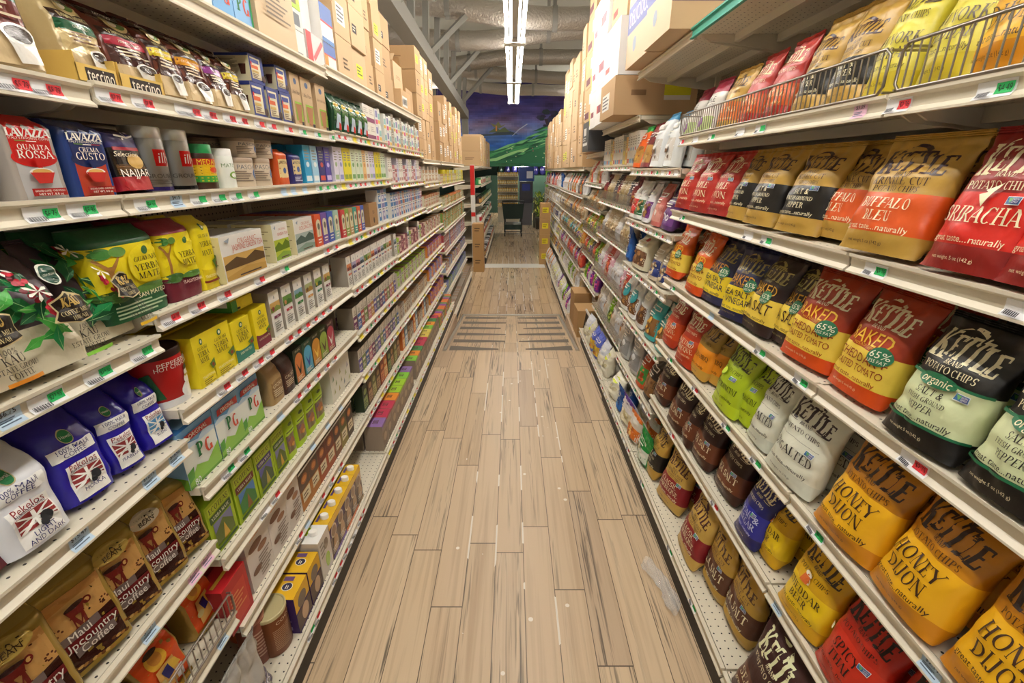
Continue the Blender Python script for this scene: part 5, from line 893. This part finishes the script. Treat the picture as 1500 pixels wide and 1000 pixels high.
fill('L3',2,['q9','q4','q8','q9'],stack=1,back=0); fill('L3',1,['d3','d4','d2','q9','q4'],back=0); fill('L3',0,['low1','low3','low5','low2','low2','low6','low6'],back=0)
fill('L4',6,['q8','t10','q8'],back=0); fill('L4',5,['q8','q3','q8'],stack=1,back=0); fill('L4',4,['q8','q13','q9'],back=0); fill('L4',3,['q10','q3','q10'],back=0); fill('L4',2,['q10','q14','q11'],back=0); fill('L4',1,['q10','q11','q10'],back=0); fill('L4',0,['q12','q12','q10','q15'],back=0)
for l, ks in enumerate((['q9','q4'],['q14','q15','q14'],['q13','q14','q8'],['q13','q13','q14'],['q15','q12','q15'],['q15','q8','q12'],['t7','q8','t6'])): fill('L5',l,ks,back=0,order=1,stack=2 if l in (3,4) else 1)
for l, ks in enumerate((['jar3','jar2'],['jar2','jar3'],['jar1','jar3'],['jar1','jar2'],['jar3','jar1'])): fill('L6',l,ks,back=0,order=1,gap=.02)
# ---------------------------------------------------------------- tell every package apart
grp = {}
for t in PLACED: grp.setdefault((t[0], t[1], t[2], t[3]), []).append(t)
LONG = []
for (u, lev, desc, rowk), ts in grp.items():
    ts.sort(key=lambda t: (t[4], t[5]))
    for k, t in enumerate(ts):
        n = ordw[k] if k < 20 else 'later'
        tail = [] if len(ts) == 1 else [n+' along']
        if rowk: tail.append(rowk+' row' if 'behind' not in rowk else rowk.strip())
        lb = '%s, %s, %s%s' % (desc, levname(u, lev), UNAME[u], ''.join(', '+x for x in tail))
        if len(lb.split()) > 16: LONG.append(lb)
        tag(t[6], lb, t[7], '%s on the %s of the %s' % (t[6].name.split('.')[0].replace('_',' ')+'s', levname(u, lev), UNAME[u]))

# ---------------------------------------------------------------- price tags in the rails
TP = [(.0015,.034),(.0068,.026),(.0058,.018),(.0058,.010),(.0128,.0025)]
def tagmesh(wd, card, patch=None, price='', bar_=True, ptxt='15301c'):
    mb = MB(); mb.grid([[(-wd/2,-o,z),(wd/2,-o,z)] for o, z in TP[::-1]], card, False); kid = None
    def sf(x, z, l):
        z = min(max(z, .0026), .0339)
        for (o1, z1), (o0, z0) in zip(TP, TP[1:]):
            if z0 <= z <= z1: o = o0+(o1-o0)*(z-z0)/(z1-z0); break
        return (x, -o-l-.0002, z)
    art(mb, [('l',-.42,.1,.72,.92,2,'8a8a90')]+([('r',-.44+.03*k,.14,-.44+.03*k+.014*(1+k % 2),.32,'4a4a50') for k in range(14)] if bar_ else []), wd, .036, sf, .012)
    if not patch: 
        if price: art(mb, [('t',price,0,.66,.2,'2a2a34',.8,'b'),('l',-.4,.4,.16,.44,3,'5a6a80')], wd, .036, sf, .012)
    else:
        kid = MB(); art(kid, [('r',.02,.2,.46,.62,patch)]+([('t',price,.24,.41,.16,ptxt,.36,'b')] if price else []), wd, .036, lambda x, z, l: sf(x, z, l+.0004), .012)
    return mb.mesh('price_tag','paper'), kid.mesh('price_sticker','paper') if kid else None
TG = {}
def tagp(kind, price):
    k = (kind, price)
    if k not in TG:
        TG[k] = tagmesh(.062,'f3f3f4','1fae5a',price) if kind == 'g' else tagmesh(.062,'f3f3f4','d8323a',price,True,'4a1418') if kind == 'r' else tagmesh(.04,'bcd3e6',None,price,False) if kind == 'b' else tagmesh(.04,'e8bcd2',None,price,False) if kind == 'p' else tagmesh(.06,'f3f3f4') if kind == 'w' else tagmesh(.05,'e3d23a',None,'',False)
    return TG[k]
TAGS = []
def ptag(u, lev, y, kind, price=''):
    U = UN[u]; sd = U['side']; X = U['XB'] if lev == 0 and U['base'] else U['XU']; me, kid = tagp(kind, price)
    r = link('price_tag', me, None, (sd*X, y, U['z'][lev]), (0, 0, pi/2 if sd < 0 else -pi/2))
    if kid: link('price_sticker', kid, r)
    TAGS.append((u, lev, y, kind, r))
def tags(u, lev, spec):
    for t in spec.split():
        px, kind, *pr = t.split(':'); U = UN[u]; X = U['XB'] if lev == 0 and U['base'] else U['XU']
        ptag(u, lev, ypx(float(px), X, U['z'][lev]+.015), kind, '$'+pr[0] if pr else '')
tags('L0',6,'12:r:5.79 62:r:8.79'); tags('L0',5,'57:g:6.75 117:g:5.95'); tags('L0',4,'8:b:6.75 64:g:22.95 140:g:19.95 204:g:18.95'); tags('L0',3,'113:b:15.49 216:b:12.75 254:b:13.95'); tags('L0',2,'20:b:10.49 215:b:7.09 281:p:7.09 300:p:7.09'); tags('L0',1,'210:b:8.95 322:b:7.95')
tags('L1',7,'156:r:7.79 206:r:8.79 266:w 279:r:8.19 304:r:8.19 334:r:7.19 352:r:7.19 378:r 396:r 421:r 442:g 464:g 485:g'); tags('L1',6,'210:g:4.55 256:b:4.15 288:g 318:g 343:g 369:g 414:b 428:b 445:b 466:g 477:g 488:g')
tags('L1',5,'247:r:4.79 286:r:4.79 326:r:4.79 378:r 415:g 477:r 490:r'); tags('L1',4,'325:r:4.79 352:r:4.79 376:r 393:r 421:r 434:r 447:r 459:r 470:r 481:r'); tags('L1',3,'331:g:7.55 355:g:7.55 408:b 434:r 448:r 463:r 477:r 488:r'); tags('L1',2,'401:r 385:w 456:b 478:b 497:b'); tags('L1',1,'436:r 448:b 470:r 484:r 497:r'); tags('L1',0,'453:g 462:r 488:r 496:r 504:r 511:w 517:w 525:r 530:r')
tags('R0',5,'1466:g:4.49 1322:r:2.39'); tags('R1',5,'1265:p:3.09 1118:g 1088:w 1046:g 1022:w 1002:r'); tags('R1',4,'1003:g 1100:w 1127:g'); tags('R0',4,'1288:g:3.29 1510:w'); tags('R1',3,'989:g 1046:b 1118:g'); tags('R0',3,'1178:g:2.99 1345:r:2.75'); tags('R1',2,'985:g 1022:r 1068:g 1112:g'); tags('R0',2,'1200:g:3.29 1370:b:2.39')
tags('R1',1,'988:r 1051:r'); tags('R0',1,'1144:b:2.39'); tags('R1',0,'944:g 985:g 1019:g')
for u, st in (('L2',.078),('R2',.1)):
    for lev in range(len(UN[u]['z'])-(1 if u == 'L2' else 1)):
        y = UN[u]['y0']+.05; k = lev*3
        while y < UN[u]['y1']-.04: ptag(u, lev, y, 'yrgrrwyrg'[k % 9] if u == 'L2' else 'rwgrwrgw'[k % 8]); y += st; k += 1
KN = dict(g='white price tag with a green sticker', r='white price tag with a red sticker', b='pale blue price tag', p='pink price tag', w='plain white price tag', y='yellow sale tag')
tgr = {}
for t in TAGS: tgr.setdefault((t[0], t[1], t[3]), []).append(t)
for (u, lev, kd), ts in tgr.items():
    ts.sort(key=lambda t: t[2])
    for k, t in enumerate(ts): tag(t[4], '%s, %s, %s%s' % (KN[kd], levname(u, lev), UNAME[u], ', '+ordw[k]+' along' if len(ts) > 1 else ''), 'price tag', 'price tags')
mb = MB()
for u in ('L3','L4','L5','R3','R4','R5','R6'):
    U = UN[u]; sd = U['side']
    for lev, z in enumerate(U['z'][:-1]):
        X = (U['XB'] if lev == 0 and U['base'] else U['XU']); y = U['y0']+.04; k = lev*5+len(u)
        while y < U['y1']-.05:
            c = ('f3f3f4','f3f3f4','e3d23a','f3f3f4')[k % 4] if sd < 0 and u != 'L5' else 'f3f3f4'
            q = [(sd*(X-o), z+h) for o, h in TP]
            for (xa, za), (xb, zb) in zip(q, q[1:]): mb.face([(xa,y,za),(xb,y,zb),(xb,y+.055,zb),(xa,y+.055,za)], c)
            if c[0] == 'f' and (sd < 0 or k % 3): xx = sd*(X-.0075); mb.face([(xx,y+.02,z+.022),(xx,y+.02,z+.010),(xx,y+.045,z+.010),(xx,y+.045,z+.022)], ('d8323a','1fae5a')[k % 5 in (1,) or (sd > 0 and k % 2)])
            y += .078 if sd < 0 else .095; k += 1
tag(link('price_tags', mb.mesh('price_tags','paper')), 'small price tags along the rails of the shelving beyond the ramp', 'price tags', None, 'stuff')
# ---------------------------------------------------------------- wire baskets
def basket(u, lev, y0, y1, h, label, out_=.03, step=.0195):
    U = UN[u]; sd = U['side']; X = U['XU']-.012; z = U['z'][lev]+.040
    r = bpy.data.objects.new('wire_basket', None); COL.objects.link(r); r.location = (sd*X, y0, z); L = y1-y0
    mb = MB(); R_ = .012; zb = 0
    mb.tube([(0,R_,zb),(0,0,zb+R_),(0,0,h-R_),(0,R_,h),(0,L-R_,h),(0,L,h-R_),(0,L,zb+R_),(0,L-R_,zb),(0,R_,zb)], .0032, 'ffffff', 6); link('rim', mb.mesh('rim', M_WIRE), r)
    mb = MB(); n = int(L/step)
    for k in range(1, n): mb.tube([(0,L*k/n,zb),(0,L*k/n,h)], .0017, 'ffffff', 5)
    link('wire_grid', mb.mesh('wire_grid', M_WIRE), r)
    for yy in (0, L): 
        mb = MB(); mb.tube([(0,yy,h-.004),(sd*.2,yy,h-.004)], .0026, 'ffffff', 5); mb.tube([(0,yy,.002),(sd*.2,yy,.002)], .0026, 'ffffff', 5); link('side_wire', mb.mesh('side_wire', M_WIRE), r)
    tag(r, label, 'basket', 'wire baskets')
basket('R0',5,.02,.985,.078,'chrome wire basket fencing the yellow and amber crisp bags'); basket('R1',5,1.015,2.17,.078,'chrome wire basket fencing the small red and gold crisp bags')
basket('L0',1,.30,.94,.07,'chrome wire basket fencing the orange coffee bags near the bottom')
# ---------------------------------------------------------------- cartons on top of the shelving
random.seed(21); CB = []
KC = ['c7a67c','bd9b72','ccae88','b8966c','d0b28c']
def cb(side, xf, y0, y1, z0, z1, desc, c=None, dp=.34, face=(), end=(), lab=None, open_=False, name='cardboard_box'):
    "carton with its front at |x|=xf, running back dp; face art on the aisle side, end art on the side towards the camera"
    c = c or random.choice(KC); W, D, H = y1-y0, dp, z1-z0; mb = MB(); mb.box((-W/2,-D/2,0),(W/2,D/2,H),c)
    sl = [('r',-.5,.47,.5,.53,'d3b98c')] if c in KC else []
    art(mb, list(face), W, H, lambda x, z, l: (x,-D/2-l,z)); art(mb, sl, W, D, lambda x, z, l: (x,-D/2+z,H+l))
    e = list(end)
    if side < 0: art(mb, e, D, H, lambda x, z, l: (-W/2-l,-x,z))
    else: art(mb, e, D, H, lambda x, z, l: (W/2+l,x,z))
    r = link(name, mb.mesh(name,'kraft' if c in KC else 'card'), None, (side*(xf+D/2), (y0+y1)/2, z0), (0,0,pi/2 if side < 0 else -pi/2))
    if lab:
        s = MB(); art(s, lab, W, H, lambda x, z, l: (x,-D/2-l-.0006,z)); link('shipping_label', s.mesh('shipping_label','paper'), r)
    if open_:
        for sg in (-1,1):
            s = MB(); a = [(sg*W/2,-D/2,H),(sg*W/2,D/2,H),(sg*W*.22,D/2,H+W*.2),(sg*W*.22,-D/2,H+W*.2)]; s.face(a if sg > 0 else a[::-1], c); s.face([(x,y,z-.003) for x,y,z in (a[::-1] if sg > 0 else a)], c); link('flap', s.mesh('flap','kraft'), r)
    CB.append((desc, y0, z0, r)); return r
def lbl(k=None):
    k = random.random() if k is None else k; x, z = random.uniform(-.42,-.1), random.uniform(.12,.4)
    if k < .4: return [('r',x,z,x+.5,z+.46,'ece9e2'),('l',x+.03,x+.46,z+.04,z+.42,4,'6a6a70')]
    if k < .6: return [('r',x,z,x+.42,z+.34,'d6dc3a'),('l',x+.03,x+.38,z+.05,z+.3,3,'6a6a30')]
    if k < .75: return [('r',x,z,x+.28,z+.22,'3f3a3a'),('l',x+.03,x+.25,z+.04,z+.18,2,'d8d0c0')]
    return [('l',x,x+.4,z,z+.3,3,'6a5440')]
bars = lambda x0, x1, z0, z1, n=14: [('r',x0+(x1-x0)*k/n,z0,x0+(x1-x0)*(k+.3+.4*(k % 3)/2)/n,z1,'3a3430') for k in range(n)]
ZT = 1.992
cb(-1,.79,.98,1.28,ZT,2.26,'kraft case lettered for mate above the coffee','c7a67c',face=[('t','YERBA',.1,.5,.14,'5a4630',.6,'b'),('t','MATE',.1,.28,.14,'5a4630',.5,'b'),('r',.42,0,.5,1,'d6d03a')])
cb(-1,.79,1.285,1.455,ZT,2.3,'white case with stacked barcodes beside the kraft case','e6e4e0',face=[q for j in range(4) for q in bars(-.1,.4,.12+j*.2,.24+j*.2,9)])
cb(-1,.79,1.46,1.56,ZT,2.15,'blue tea multipack standing end on','6fa8d8',face=[('e',0,.7,.4,.2,'c8ddea'),('t','P',-.15,.4,.4,'1f7a44',.4,'h'),('t','G',.18,.38,.4,'c8442a',.4,'h')],name='tea_multipack'); cb(-1,.79,1.565,1.665,ZT,2.15,'blue tea multipack with green wrapping edge','7fb0dc',face=[('t','P',-.15,.4,.4,'1f7a44',.4,'h'),('t','G',.18,.38,.4,'c8442a',.4,'h'),('r',.4,0,.5,1,'2f9a5a')],name='tea_multipack')
cb(-1,.79,1.46,1.66,2.152,2.31,'blue tea multipack lying on the other two','7fb0dc',name='tea_multipack')
cb(-1,.78,1.675,1.955,ZT,2.24,'wide kraft case with a printed barcode frame','cfb48e',face=[('r',-.36,.62,.3,.86,'3a3028'),('r',-.345,.64,.285,.84,'cfb48e')]+bars(-.32,.26,.66,.82,18)+[('l',-.3,.3,.3,.56,5,'6a5844')])
cb(-1,.80,1.96,2.08,ZT,2.09,'white half of a low tea case','dedcd4',face=[('l',-.4,.4,.1,.3,2,'8a8a88')],name='tea_case'); cb(-1,.80,1.96,2.08,2.092,2.16,'white tea case with a dark photograph','d2d2cc',face=[('r',-.4,.2,.3,.8,'5a5f66')],name='tea_case'); cb(-1,.80,1.965,2.075,2.162,2.26,'lime green tea box lying on white cases','a3c41c',face=[('r',-.2,.14,.2,.84,'6a5a3a'),('r',.24,.2,.44,.8,'c8d83a')],name='tea_case')
cb(-1,.80,2.10,2.27,2.008,2.115,'red and white shrink wrapped pack','d8c8c8',face=[('r',-.5,0,-.2,1,'c42a34'),('p',[(-.2,.2),(.4,.9),(.5,.8),(-.1,.1)],'c85a60')],name='wrapped_pack')
cb(-1,.80,2.28,2.42,2.008,2.115,'blue and orange filter pack on the tea shelving','e4e0da',face=[('r',-.5,.6,.5,1,'3f62a8'),('r',-.5,0,-.2,.6,'e08a2a'),('r',-.5,.56,.5,.6,'c8323a')],name='filter_pack'); cb(-1,.80,2.28,2.42,2.118,2.26,'blue and white filter pack on top of the orange one','e8e6e2',face=[('r',-.5,.55,.5,1,'3f62a8'),('r',-.5,.5,.5,.55,'c8323a'),('r',-.5,0,.5,.12,'4a7ab8')],name='filter_pack')
cb(-1,.84,2.085,2.27,2.118,2.30,'clear plastic wrapped white bundle','e0dedd',name='wrapped_pack')
cb(-1,.82,2.0,2.4,2.305,2.6,'kraft case above the filter packs')
def stackcol(side, X, y0, y1, z0, z1, hs, note, cols=None, dp=.36, wr=(.2,.27)):
    y = y0; c_ = 0
    while y < y1-.15:
        wd = min(random.uniform(*wr), y1-y); z = z0; k = 0; h = random.choice(hs); col = random.choice(cols or KC); x = X+random.uniform(-.015,.02)
        while z+h <= z1+.04:
            cb(side, x+random.uniform(-.006,.006), y+.004, y+wd-.004, z, z+h-.003, '%s carton %s' % ('white' if col[0] in 'ed' else 'kraft', note), col, dp, lab=lbl(), end=[('l',-.3,.3,.4,.6,2,'8a6a48')] if random.random() < .4 else ())
            z += h; k += 1
        y += wd
stackcol(-1,.80,2.44,3.08,2.007,2.64,(.165,.18),'on the second tea unit'); stackcol(-1,.80,3.11,3.62,2.007,2.64,(.17,.16),'on the third tea unit')
cb(-1,.78,3.66,3.98,2.007,2.14,'low torn kraft carton with a white label','c7a67c',lab=[('r',-.4,.2,.1,.7,'ece9e2')]+bars(-.36,.06,.3,.6,8)); cb(-1,.84,3.74,4.02,2.145,2.33,'open kraft carton with flaps up','ccae88',face=[('t','CRYSTAL',0,.5,.08,'7a5f40',.5,'b')],open_=True); cb(-1,.82,4.03,4.28,2.007,2.2,'kraft carton behind the torn one','bd9b72')
stackcol(-1,.80,4.32,5.28,1.70,2.55,(.17,.2),'on the ramp tea unit'); stackcol(-1,.78,5.5,7.95,1.70,2.42,(.24,.2),'on the lower tea unit'); stackcol(-1,.62,9.55,14.1,1.69,2.3,(.3,.26),'on the jar unit')
great = [('r',-.5,.2,.5,1,'2f2a66'),('t','great taste',0,.42,.16,'d8cfae',.8,'b'),('e',-.42,.45,.03,.05,'d8cfae'),('e',-.45,.36,.03,.05,'d8cfae')]
dl = [('p',[(-.5,.35),(.5,.35),(.5,.62),(-.5,.62)],'4a5296'),('t','DELICIOUS',0,.485,.16,'c9c2c0',.86,'b'),('e',-.1,.2,.08,.08,'8a94a8')]
cb(1,.64,2.21,2.60,2.142,2.62,'big kraft crisp carton with a navy end panel','c9ab84',.5,face=dl,end=great,name='cardboard_box'); cb(1,.655,2.61,3.06,2.142,2.62,'second big kraft crisp carton with a blue stripe','c9ab84',.5,face=dl)
cb(1,.62,3.15,3.62,1.922,2.135,'long kraft carton with a yellow sticker on its end','bd9b72',.5,end=[('r',.1,.5,.42,.8,'d8d62a'),('r',.1,.38,.42,.5,'d8d4c8'),('r',-.3,.5,-.12,.64,'8a6a4a')],lab=lbl(.1))
for z0, z1, n_ in ((2.138,2.44,'lower'),(2.443,2.8,'upper')): cb(1,.63 if n_ == 'lower' else .66,3.15,3.60,z0,z1,'%s white carton above the long kraft one' % n_,'e8e6e4' if n_ == 'lower' else 'ccae88',.42,face=[('r',-.4,.2,-.1,.3,'b8504a'),('e',.1,.6,.1,.14,'b8c0cc')])
z = 1.922
for k, h in enumerate((.26,.28,.3,.32)): cb(1,.64 if k < 3 else .60,3.63,3.96,z,z+h,'white carton with a red mark, %s of four stacked' % ordw[k],'eceae8',.42,face=[('r',-.3,.3,-.16,.5,'d0403a'),('r',-.16,.3,.3,.5,'8a2f44')]); z += h+.003
z = 1.922
for k, h in enumerate((.26,.28,.3)): cb(1,.65,3.97,4.30,z,z+h,'white carton with a plum mark, %s of three stacked' % ordw[k],'e6e4e2',.42,face=[('r',-.3,.3,.1,.45,'8a2f44'),('r',-.5,.1,-.4,.5,'d8d62a')]); z += h+.003
cb(1,.66,4.36,4.72,1.762,2.0,'charcoal carton with white print above the ramp','3a3c40',.36,face=[('r',-.3,.55,.1,.8,'d8d8d6'),('r',-.4,.2,.3,.3,'d8d8d6'),('l',-.4,.2,.35,.5,2,'c8c8c6')])
for k in range(4): cb(1,.67,4.36,4.72,2.004+k*.27,2.27+k*.27,'kraft carton with a plum stripe above the charcoal one, %s up' % ordw[k],'c7a67c',.36,face=[('r',-.5,.1,.1,.3,'6a3a44'),('r',.1,.5,.4,.8,'ece9e2')])
stackcol(1,.70,4.75,5.28,1.762,3.05,(.3,.28),'on the ramp snack unit',['c7a67c','d0b28c','bd9b72'],wr=(.25,.32)); stackcol(1,.76,5.5,7.85,1.64,2.95,(.32,.3),'on the lower snack unit',['c7a67c','d0b28c','ccae88'],wr=(.3,.42))
stackcol(1,.80,8.0,12.1,1.64,2.6,(.34,.3),'on the last snack unit',wr=(.35,.45))
cg = {}
for d_, y0, z0, r in CB: cg.setdefault(d_, []).append((round(y0,1), z0, r))
for d_, ts in cg.items():
    ts.sort(key=lambda t: t[:2]); ys = sorted(set(t[0] for t in ts))
    for t in ts:
        lev_ = sorted(q[1] for q in ts if q[0] == t[0]).index(t[1])
        tag(t[2], d_ if len(ts) == 1 else '%s, %s column along, %s from its foot' % (d_, ordw[ys.index(t[0])], ordw[lev_]), 'box', 'cartons on top of the shelving')
# ---------------------------------------------------------------- on the floor
def fbox(name, x, y, z, W, D, H, c, label, art_=(), cat='box', rot=0, group=None):
    mb = MB(); mb.box((-W/2,-D/2,0),(W/2,D/2,H),c); art(mb, list(art_), W, H, lambda a, b_, l: (a,-D/2-l,b_)); return tag(link(name, mb.mesh(name,'kraft'), None, (x,y,z), (0,0,rot)), label, cat, group)
for k, h in enumerate((.3,.3,.28)): fbox('cardboard_box',-.63,8.85,ZL+sum((.3,.3,.28)[:k])+.001*k,.2,.3,h,'b08a5a','kraft carton standing on the floor past the tea, %s up' % ordw[k],[('l',-.3,.3,.5,.8,2,'6a5236')],group='floor cartons by the tea')
for k in range(4): fbox('cardboard_box',.66,9.6,ZL+.3*k,.2,.3,.298,'b8925f','kraft carton with a yellow label by the snacks, %s up' % ordw[k],[('r',-.3,.4,.3,.75,'e6d62a'),('l',-.25,.25,.45,.7,2,'8a7a20')],group='floor cartons by the snacks')
fbox('cardboard_box',.76,4.62,0,.2,.3,.28,'b8925f','plain kraft carton under the snacks beside the ramp'); fbox('cardboard_box',.80,5.02,0,.26,.3,.36,'b08a5a','taller kraft carton under the snacks beside the ramp')
r = bpy.data.objects.new('picture_frame', None); COL.objects.link(r); r.location = (.70,4.38,0); r.rotation_euler = (0,radians(8),0)
mb = MB(); mb.box((.006,-.11,.02),(.012,.11,.28),'2a2622'); link('panel', mb.mesh('panel','card'), r)
for a, b_ in (((0,-.12,0),(.014,-.1,.3)),((0,.1,0),(.014,.12,.3)),((0,-.1,0),(.014,.1,.02)),((0,-.1,.28),(.014,.1,.3))): mb = MB(); mb.box(a,b_,'e4e2de'); link('frame_bar', mb.mesh('frame_bar','plast'), r)
tag(r, 'small white framed board leaning against a kraft carton by the ramp', 'picture frame')
# crumpled clear wrapper
m, nt, b = nodes('clear_film'); b.inputs['Base Color'].default_value = (.9,.9,.9,1); b.inputs['Roughness'].default_value = .12; b.inputs['Alpha'].default_value = .26; bump(nt, b, 60, .8, .005)
mb = MB(); random.seed(2); Pg = []
for i in range(14):
    t = i/13; Pg.append([(.012*sin(t*5)+(.03 if i % 13 else .01)*cos(2*pi*k/9)*random.uniform(.6,1.2),   .26*t-.13, max(.004,.024+.026*sin(2*pi*k/9)*random.uniform(.4,1.2))) for k in range(9)])
mb.grid(Pg,'ffffff',False,True); w_ = link('plastic_wrapper', mb.mesh('plastic_wrapper', m), None, (.605,1.43,0), (0,0,.12)); tag(w_, 'crumpled clear plastic wrapper on the floor below the crisp bags', 'wrapper')
# shopping cart
r = bpy.data.objects.new('shopping_cart', None); COL.objects.link(r); cy = 14.1; r.location = (.03,cy,ZL)
M_CART = plain('dark_green_plastic','16302a',.4)
mb = MB(); A = [(-.27,-.42,.5),(.27,-.42,.5),(.25,.42,.55),(-.25,.42,.55)]; B = [(-.31,-.46,.92),(.31,-.46,.92),(.29,.5,.86),(-.29,.5,.86)]
for i in range(4): q = [A[i],A[(i+1)%4],B[(i+1)%4],B[i]]; mb.face(q,'ffffff'); mb.face([Vector(p)*.985+Vector((0,0,.012)) for p in q[::-1]],'ffffff')
mb.face(A[::-1],'ffffff'); link('cart_basket', mb.mesh('cart_basket', M_CART), r)
mb = MB(); mb.tube([(-.3,-.46,.92),(-.3,-.6,1.0),(.3,-.6,1.0),(.3,-.46,.92)],.018,'ffffff',8); link('handle', mb.mesh('handle', M_BLACK), r)
mb = MB()
for s_ in (-1,1): mb.tube([(s_*.25,-.4,.5),(s_*.25,-.38,.14),(s_*.22,.42,.14),(s_*.24,.42,.55)],.014,'ffffff',6)
mb.tube([(-.25,-.38,.14),(.25,-.38,.14)],.014,'ffffff',6); mb.tube([(-.22,.42,.14),(.22,.42,.14)],.014,'ffffff',6); link('chassis', mb.mesh('chassis', M_BLACK), r)
mb = MB(); mb.box((-.26,-.4,.2),(.26,.44,.34),'ffffff'); link('lower_tray', mb.mesh('lower_tray', M_CART), r)
for x in (-.24,.24):
    for y in (-.38,.42): mb = MB(); mb.lathe([(.055,-.015),(.06,-.008),(.06,.008),(.055,.015)],'ffffff',14); link('wheel', mb.mesh('wheel', M_BLACK), r, (x,y,.06), (0,pi/2,0))
tag(r, 'dark green shopping cart parked at the far end of the aisle', 'shopping cart')
# rack of goods, kiosk, bin and plants beyond
def onfl(px, d): return (px-751)*d/FPX
r = bpy.data.objects.new('display_rack', None); COL.objects.link(r); r.location = (0,17.5,ZL); dd = 17.5*CT+1.8*ST; xa, xb = onfl(730,dd), onfl(760,dd)
mb = MB(); mb.box((xa,.3,0),(xb,.32,1.75),'b8b2a0'); link('back_panel', mb.mesh('back_panel','plast'), r)
for k in range(5): mb = MB(); mb.box((xa,0,.55+.26*k),(xb,.3,.57+.26*k),'c9c4b4'); link('rack_shelf', mb.mesh('rack_shelf','plast'), r)
tag(r, 'pale rack of small jars below the mural, facing the aisle', 'rack')
tin('spice','spice jar',.035,.13,'c29a3a',[('r',-.5,.2,.5,.7,'e0d0a0')],'6a4a2a',mat='plast',name='spice_jar')
for k in range(5):
    for j in range(9):
        p = P['spice']; o = link('spice_jar', p['me'], None, (xa+.05+(xb-xa-.1)*j/8, 17.56, ZL+.57+.26*k+.001)); [link(n, me, o) for n, me, _ in p['kids']]
        tag(o, 'spice jar on the pale rack, %s shelf up, %s along' % (ordw[k], ordw[j]), 'jar', 'spice jars on the rack')
r = bpy.data.objects.new('kiosk', None); COL.objects.link(r); r.location = (onfl(771,17),16.8,ZL)
mb = MB(); mb.box((-.24,0,0),(.2,.4,.75),'6a6a72'); link('pedestal', mb.mesh('pedestal','plast'), r); mb = MB(); mb.box((-.24,-.02,.75),(.22,.42,1.45),'3a3a44'); link('cabinet', mb.mesh('cabinet','plast'), r)
mb = MB(); mb.box((-.16,-.03,1.15),(.12,-.021,1.38),'2a3a8a'); link('screen', mb.mesh('screen','gloss'), r); mb = MB(); mb.box((-.26,0,1.46),(.26,.4,1.92),'1f3f8a'); art(mb,[('r',.0,.2,.4,.7,'c9cfe0')],.52,.46,lambda x,z,l:(x,-l,1.46+z)); link('header', mb.mesh('header','gloss'), r)
tag(r, 'grey and blue service kiosk at the end of the aisle', 'kiosk')
fbox('storage_bin',onfl(788,16.4),16.2,ZL,.36,.5,.95,'5a5a4c','grey green wheeled bin right of the kiosk',cat='bin')
r = bpy.data.objects.new('potted_plant', None); COL.objects.link(r); r.location = (onfl(789,16),15.6,ZL); mb = MB(); mb.lathe([(.12,0),(.16,.35),(.15,.36)],'3a3428',16); link('pot', mb.mesh('pot','plast'), r)
mb = MB(); random.seed(8)
for k in range(160):
    a, h, q = random.uniform(0,2*pi), random.uniform(.4,1.15), random.uniform(.02,.2); p = Vector((q*cos(a),q*sin(a),h)); t = Vector((random.uniform(-.05,.05),random.uniform(-.05,.05),.05)); s_ = Vector((.03*sin(a),-.03*cos(a),.01))
    mb.face([p-t,p+s_,p+t,p-s_], random.choice(['c9d83a','8aa82f','4f7a2a','d6dc5a','3a5a24']))
link('foliage', mb.mesh('foliage','plast'), r); tag(r, 'yellow green leafy plant in a dark pot by the kiosk', 'plant')
for k in range(7):
    x = onfl(734+10*k,21.5); mb = MB(); mb.lathe([(.07,0),(.13,.05),(.145,.2),(.1,.36),(.03,.42)],'1f1f5a' if k else '16342f',12); tag(link('filled_bag', mb.mesh('filled_bag','foil'), None, (x,22.0,ZL+1.62)), 'dark glossy filled bag on the far ledge, %s from the west' % ordw[k], 'bag', 'dark bags on the far ledge')
fbox('ledge',onfl(765,21.5),22.3,ZL,3.2,.9,1.6,'2a4a40','dark green ledge carrying the filled bags under the soffit',cat='ledge')
for k in range(4): fbox('green_case',onfl(801,18),17.6,ZL+1.25+.17*k,.22,.3,.165,'8ac43a','lime green case stacked beside the last snacks, %s up' % ordw[k],group='lime green cases')
fbox('case_stand',onfl(801,18),17.6,ZL,.26,.34,1.25,'c4beb0','pale stand under the lime green cases',cat='stand')
mb = MB(); mb.box((-.04,-.02,0),(.04,.02,1.9),'e2e0da'); art(mb,[('r',-.5,.7,.5,.97,'c8201f'),('r',-.5,.5,.5,.54,'c8201f')],.08,1.95,lambda x,z,l:(x,-.02-l,z)); tag(link('end_post', mb.mesh('end_post','plast'), None, (-.74,9.2,ZL)), 'white and red post at the end of the jar shelving', 'post')

# ---------------------------------------------------------------- clear fences along the snack rails
m, nt, b = nodes('smoky_acrylic'); b.inputs['Base Color'].default_value = C('8a8478'); b.inputs['Roughness'].default_value = .15; b.inputs['Alpha'].default_value = .42; bump(nt, b, 8, .05, .001)
for u, lev in (('R3',1),('R3',2),('R3',3),('R3',4),('R4',1),('R4',2),('R4',3),('R5',2),('R5',3),('R5',4)):
    U = UN[u]; mb = MB(); L = U['y1']-U['y0']-.06; X = U['XU']-.016; mb.box((-.0015,0,0),(.0015,L,.075),'ffffff')
    tag(link('shelf_fence', mb.mesh('shelf_fence', m), None, (X, U['y0']+.03, U['z'][lev]+.036)), 'smoky clear fence along the %s of the %s' % (levname(u, lev), UNAME[u]), 'shelf fence', 'clear shelf fences')
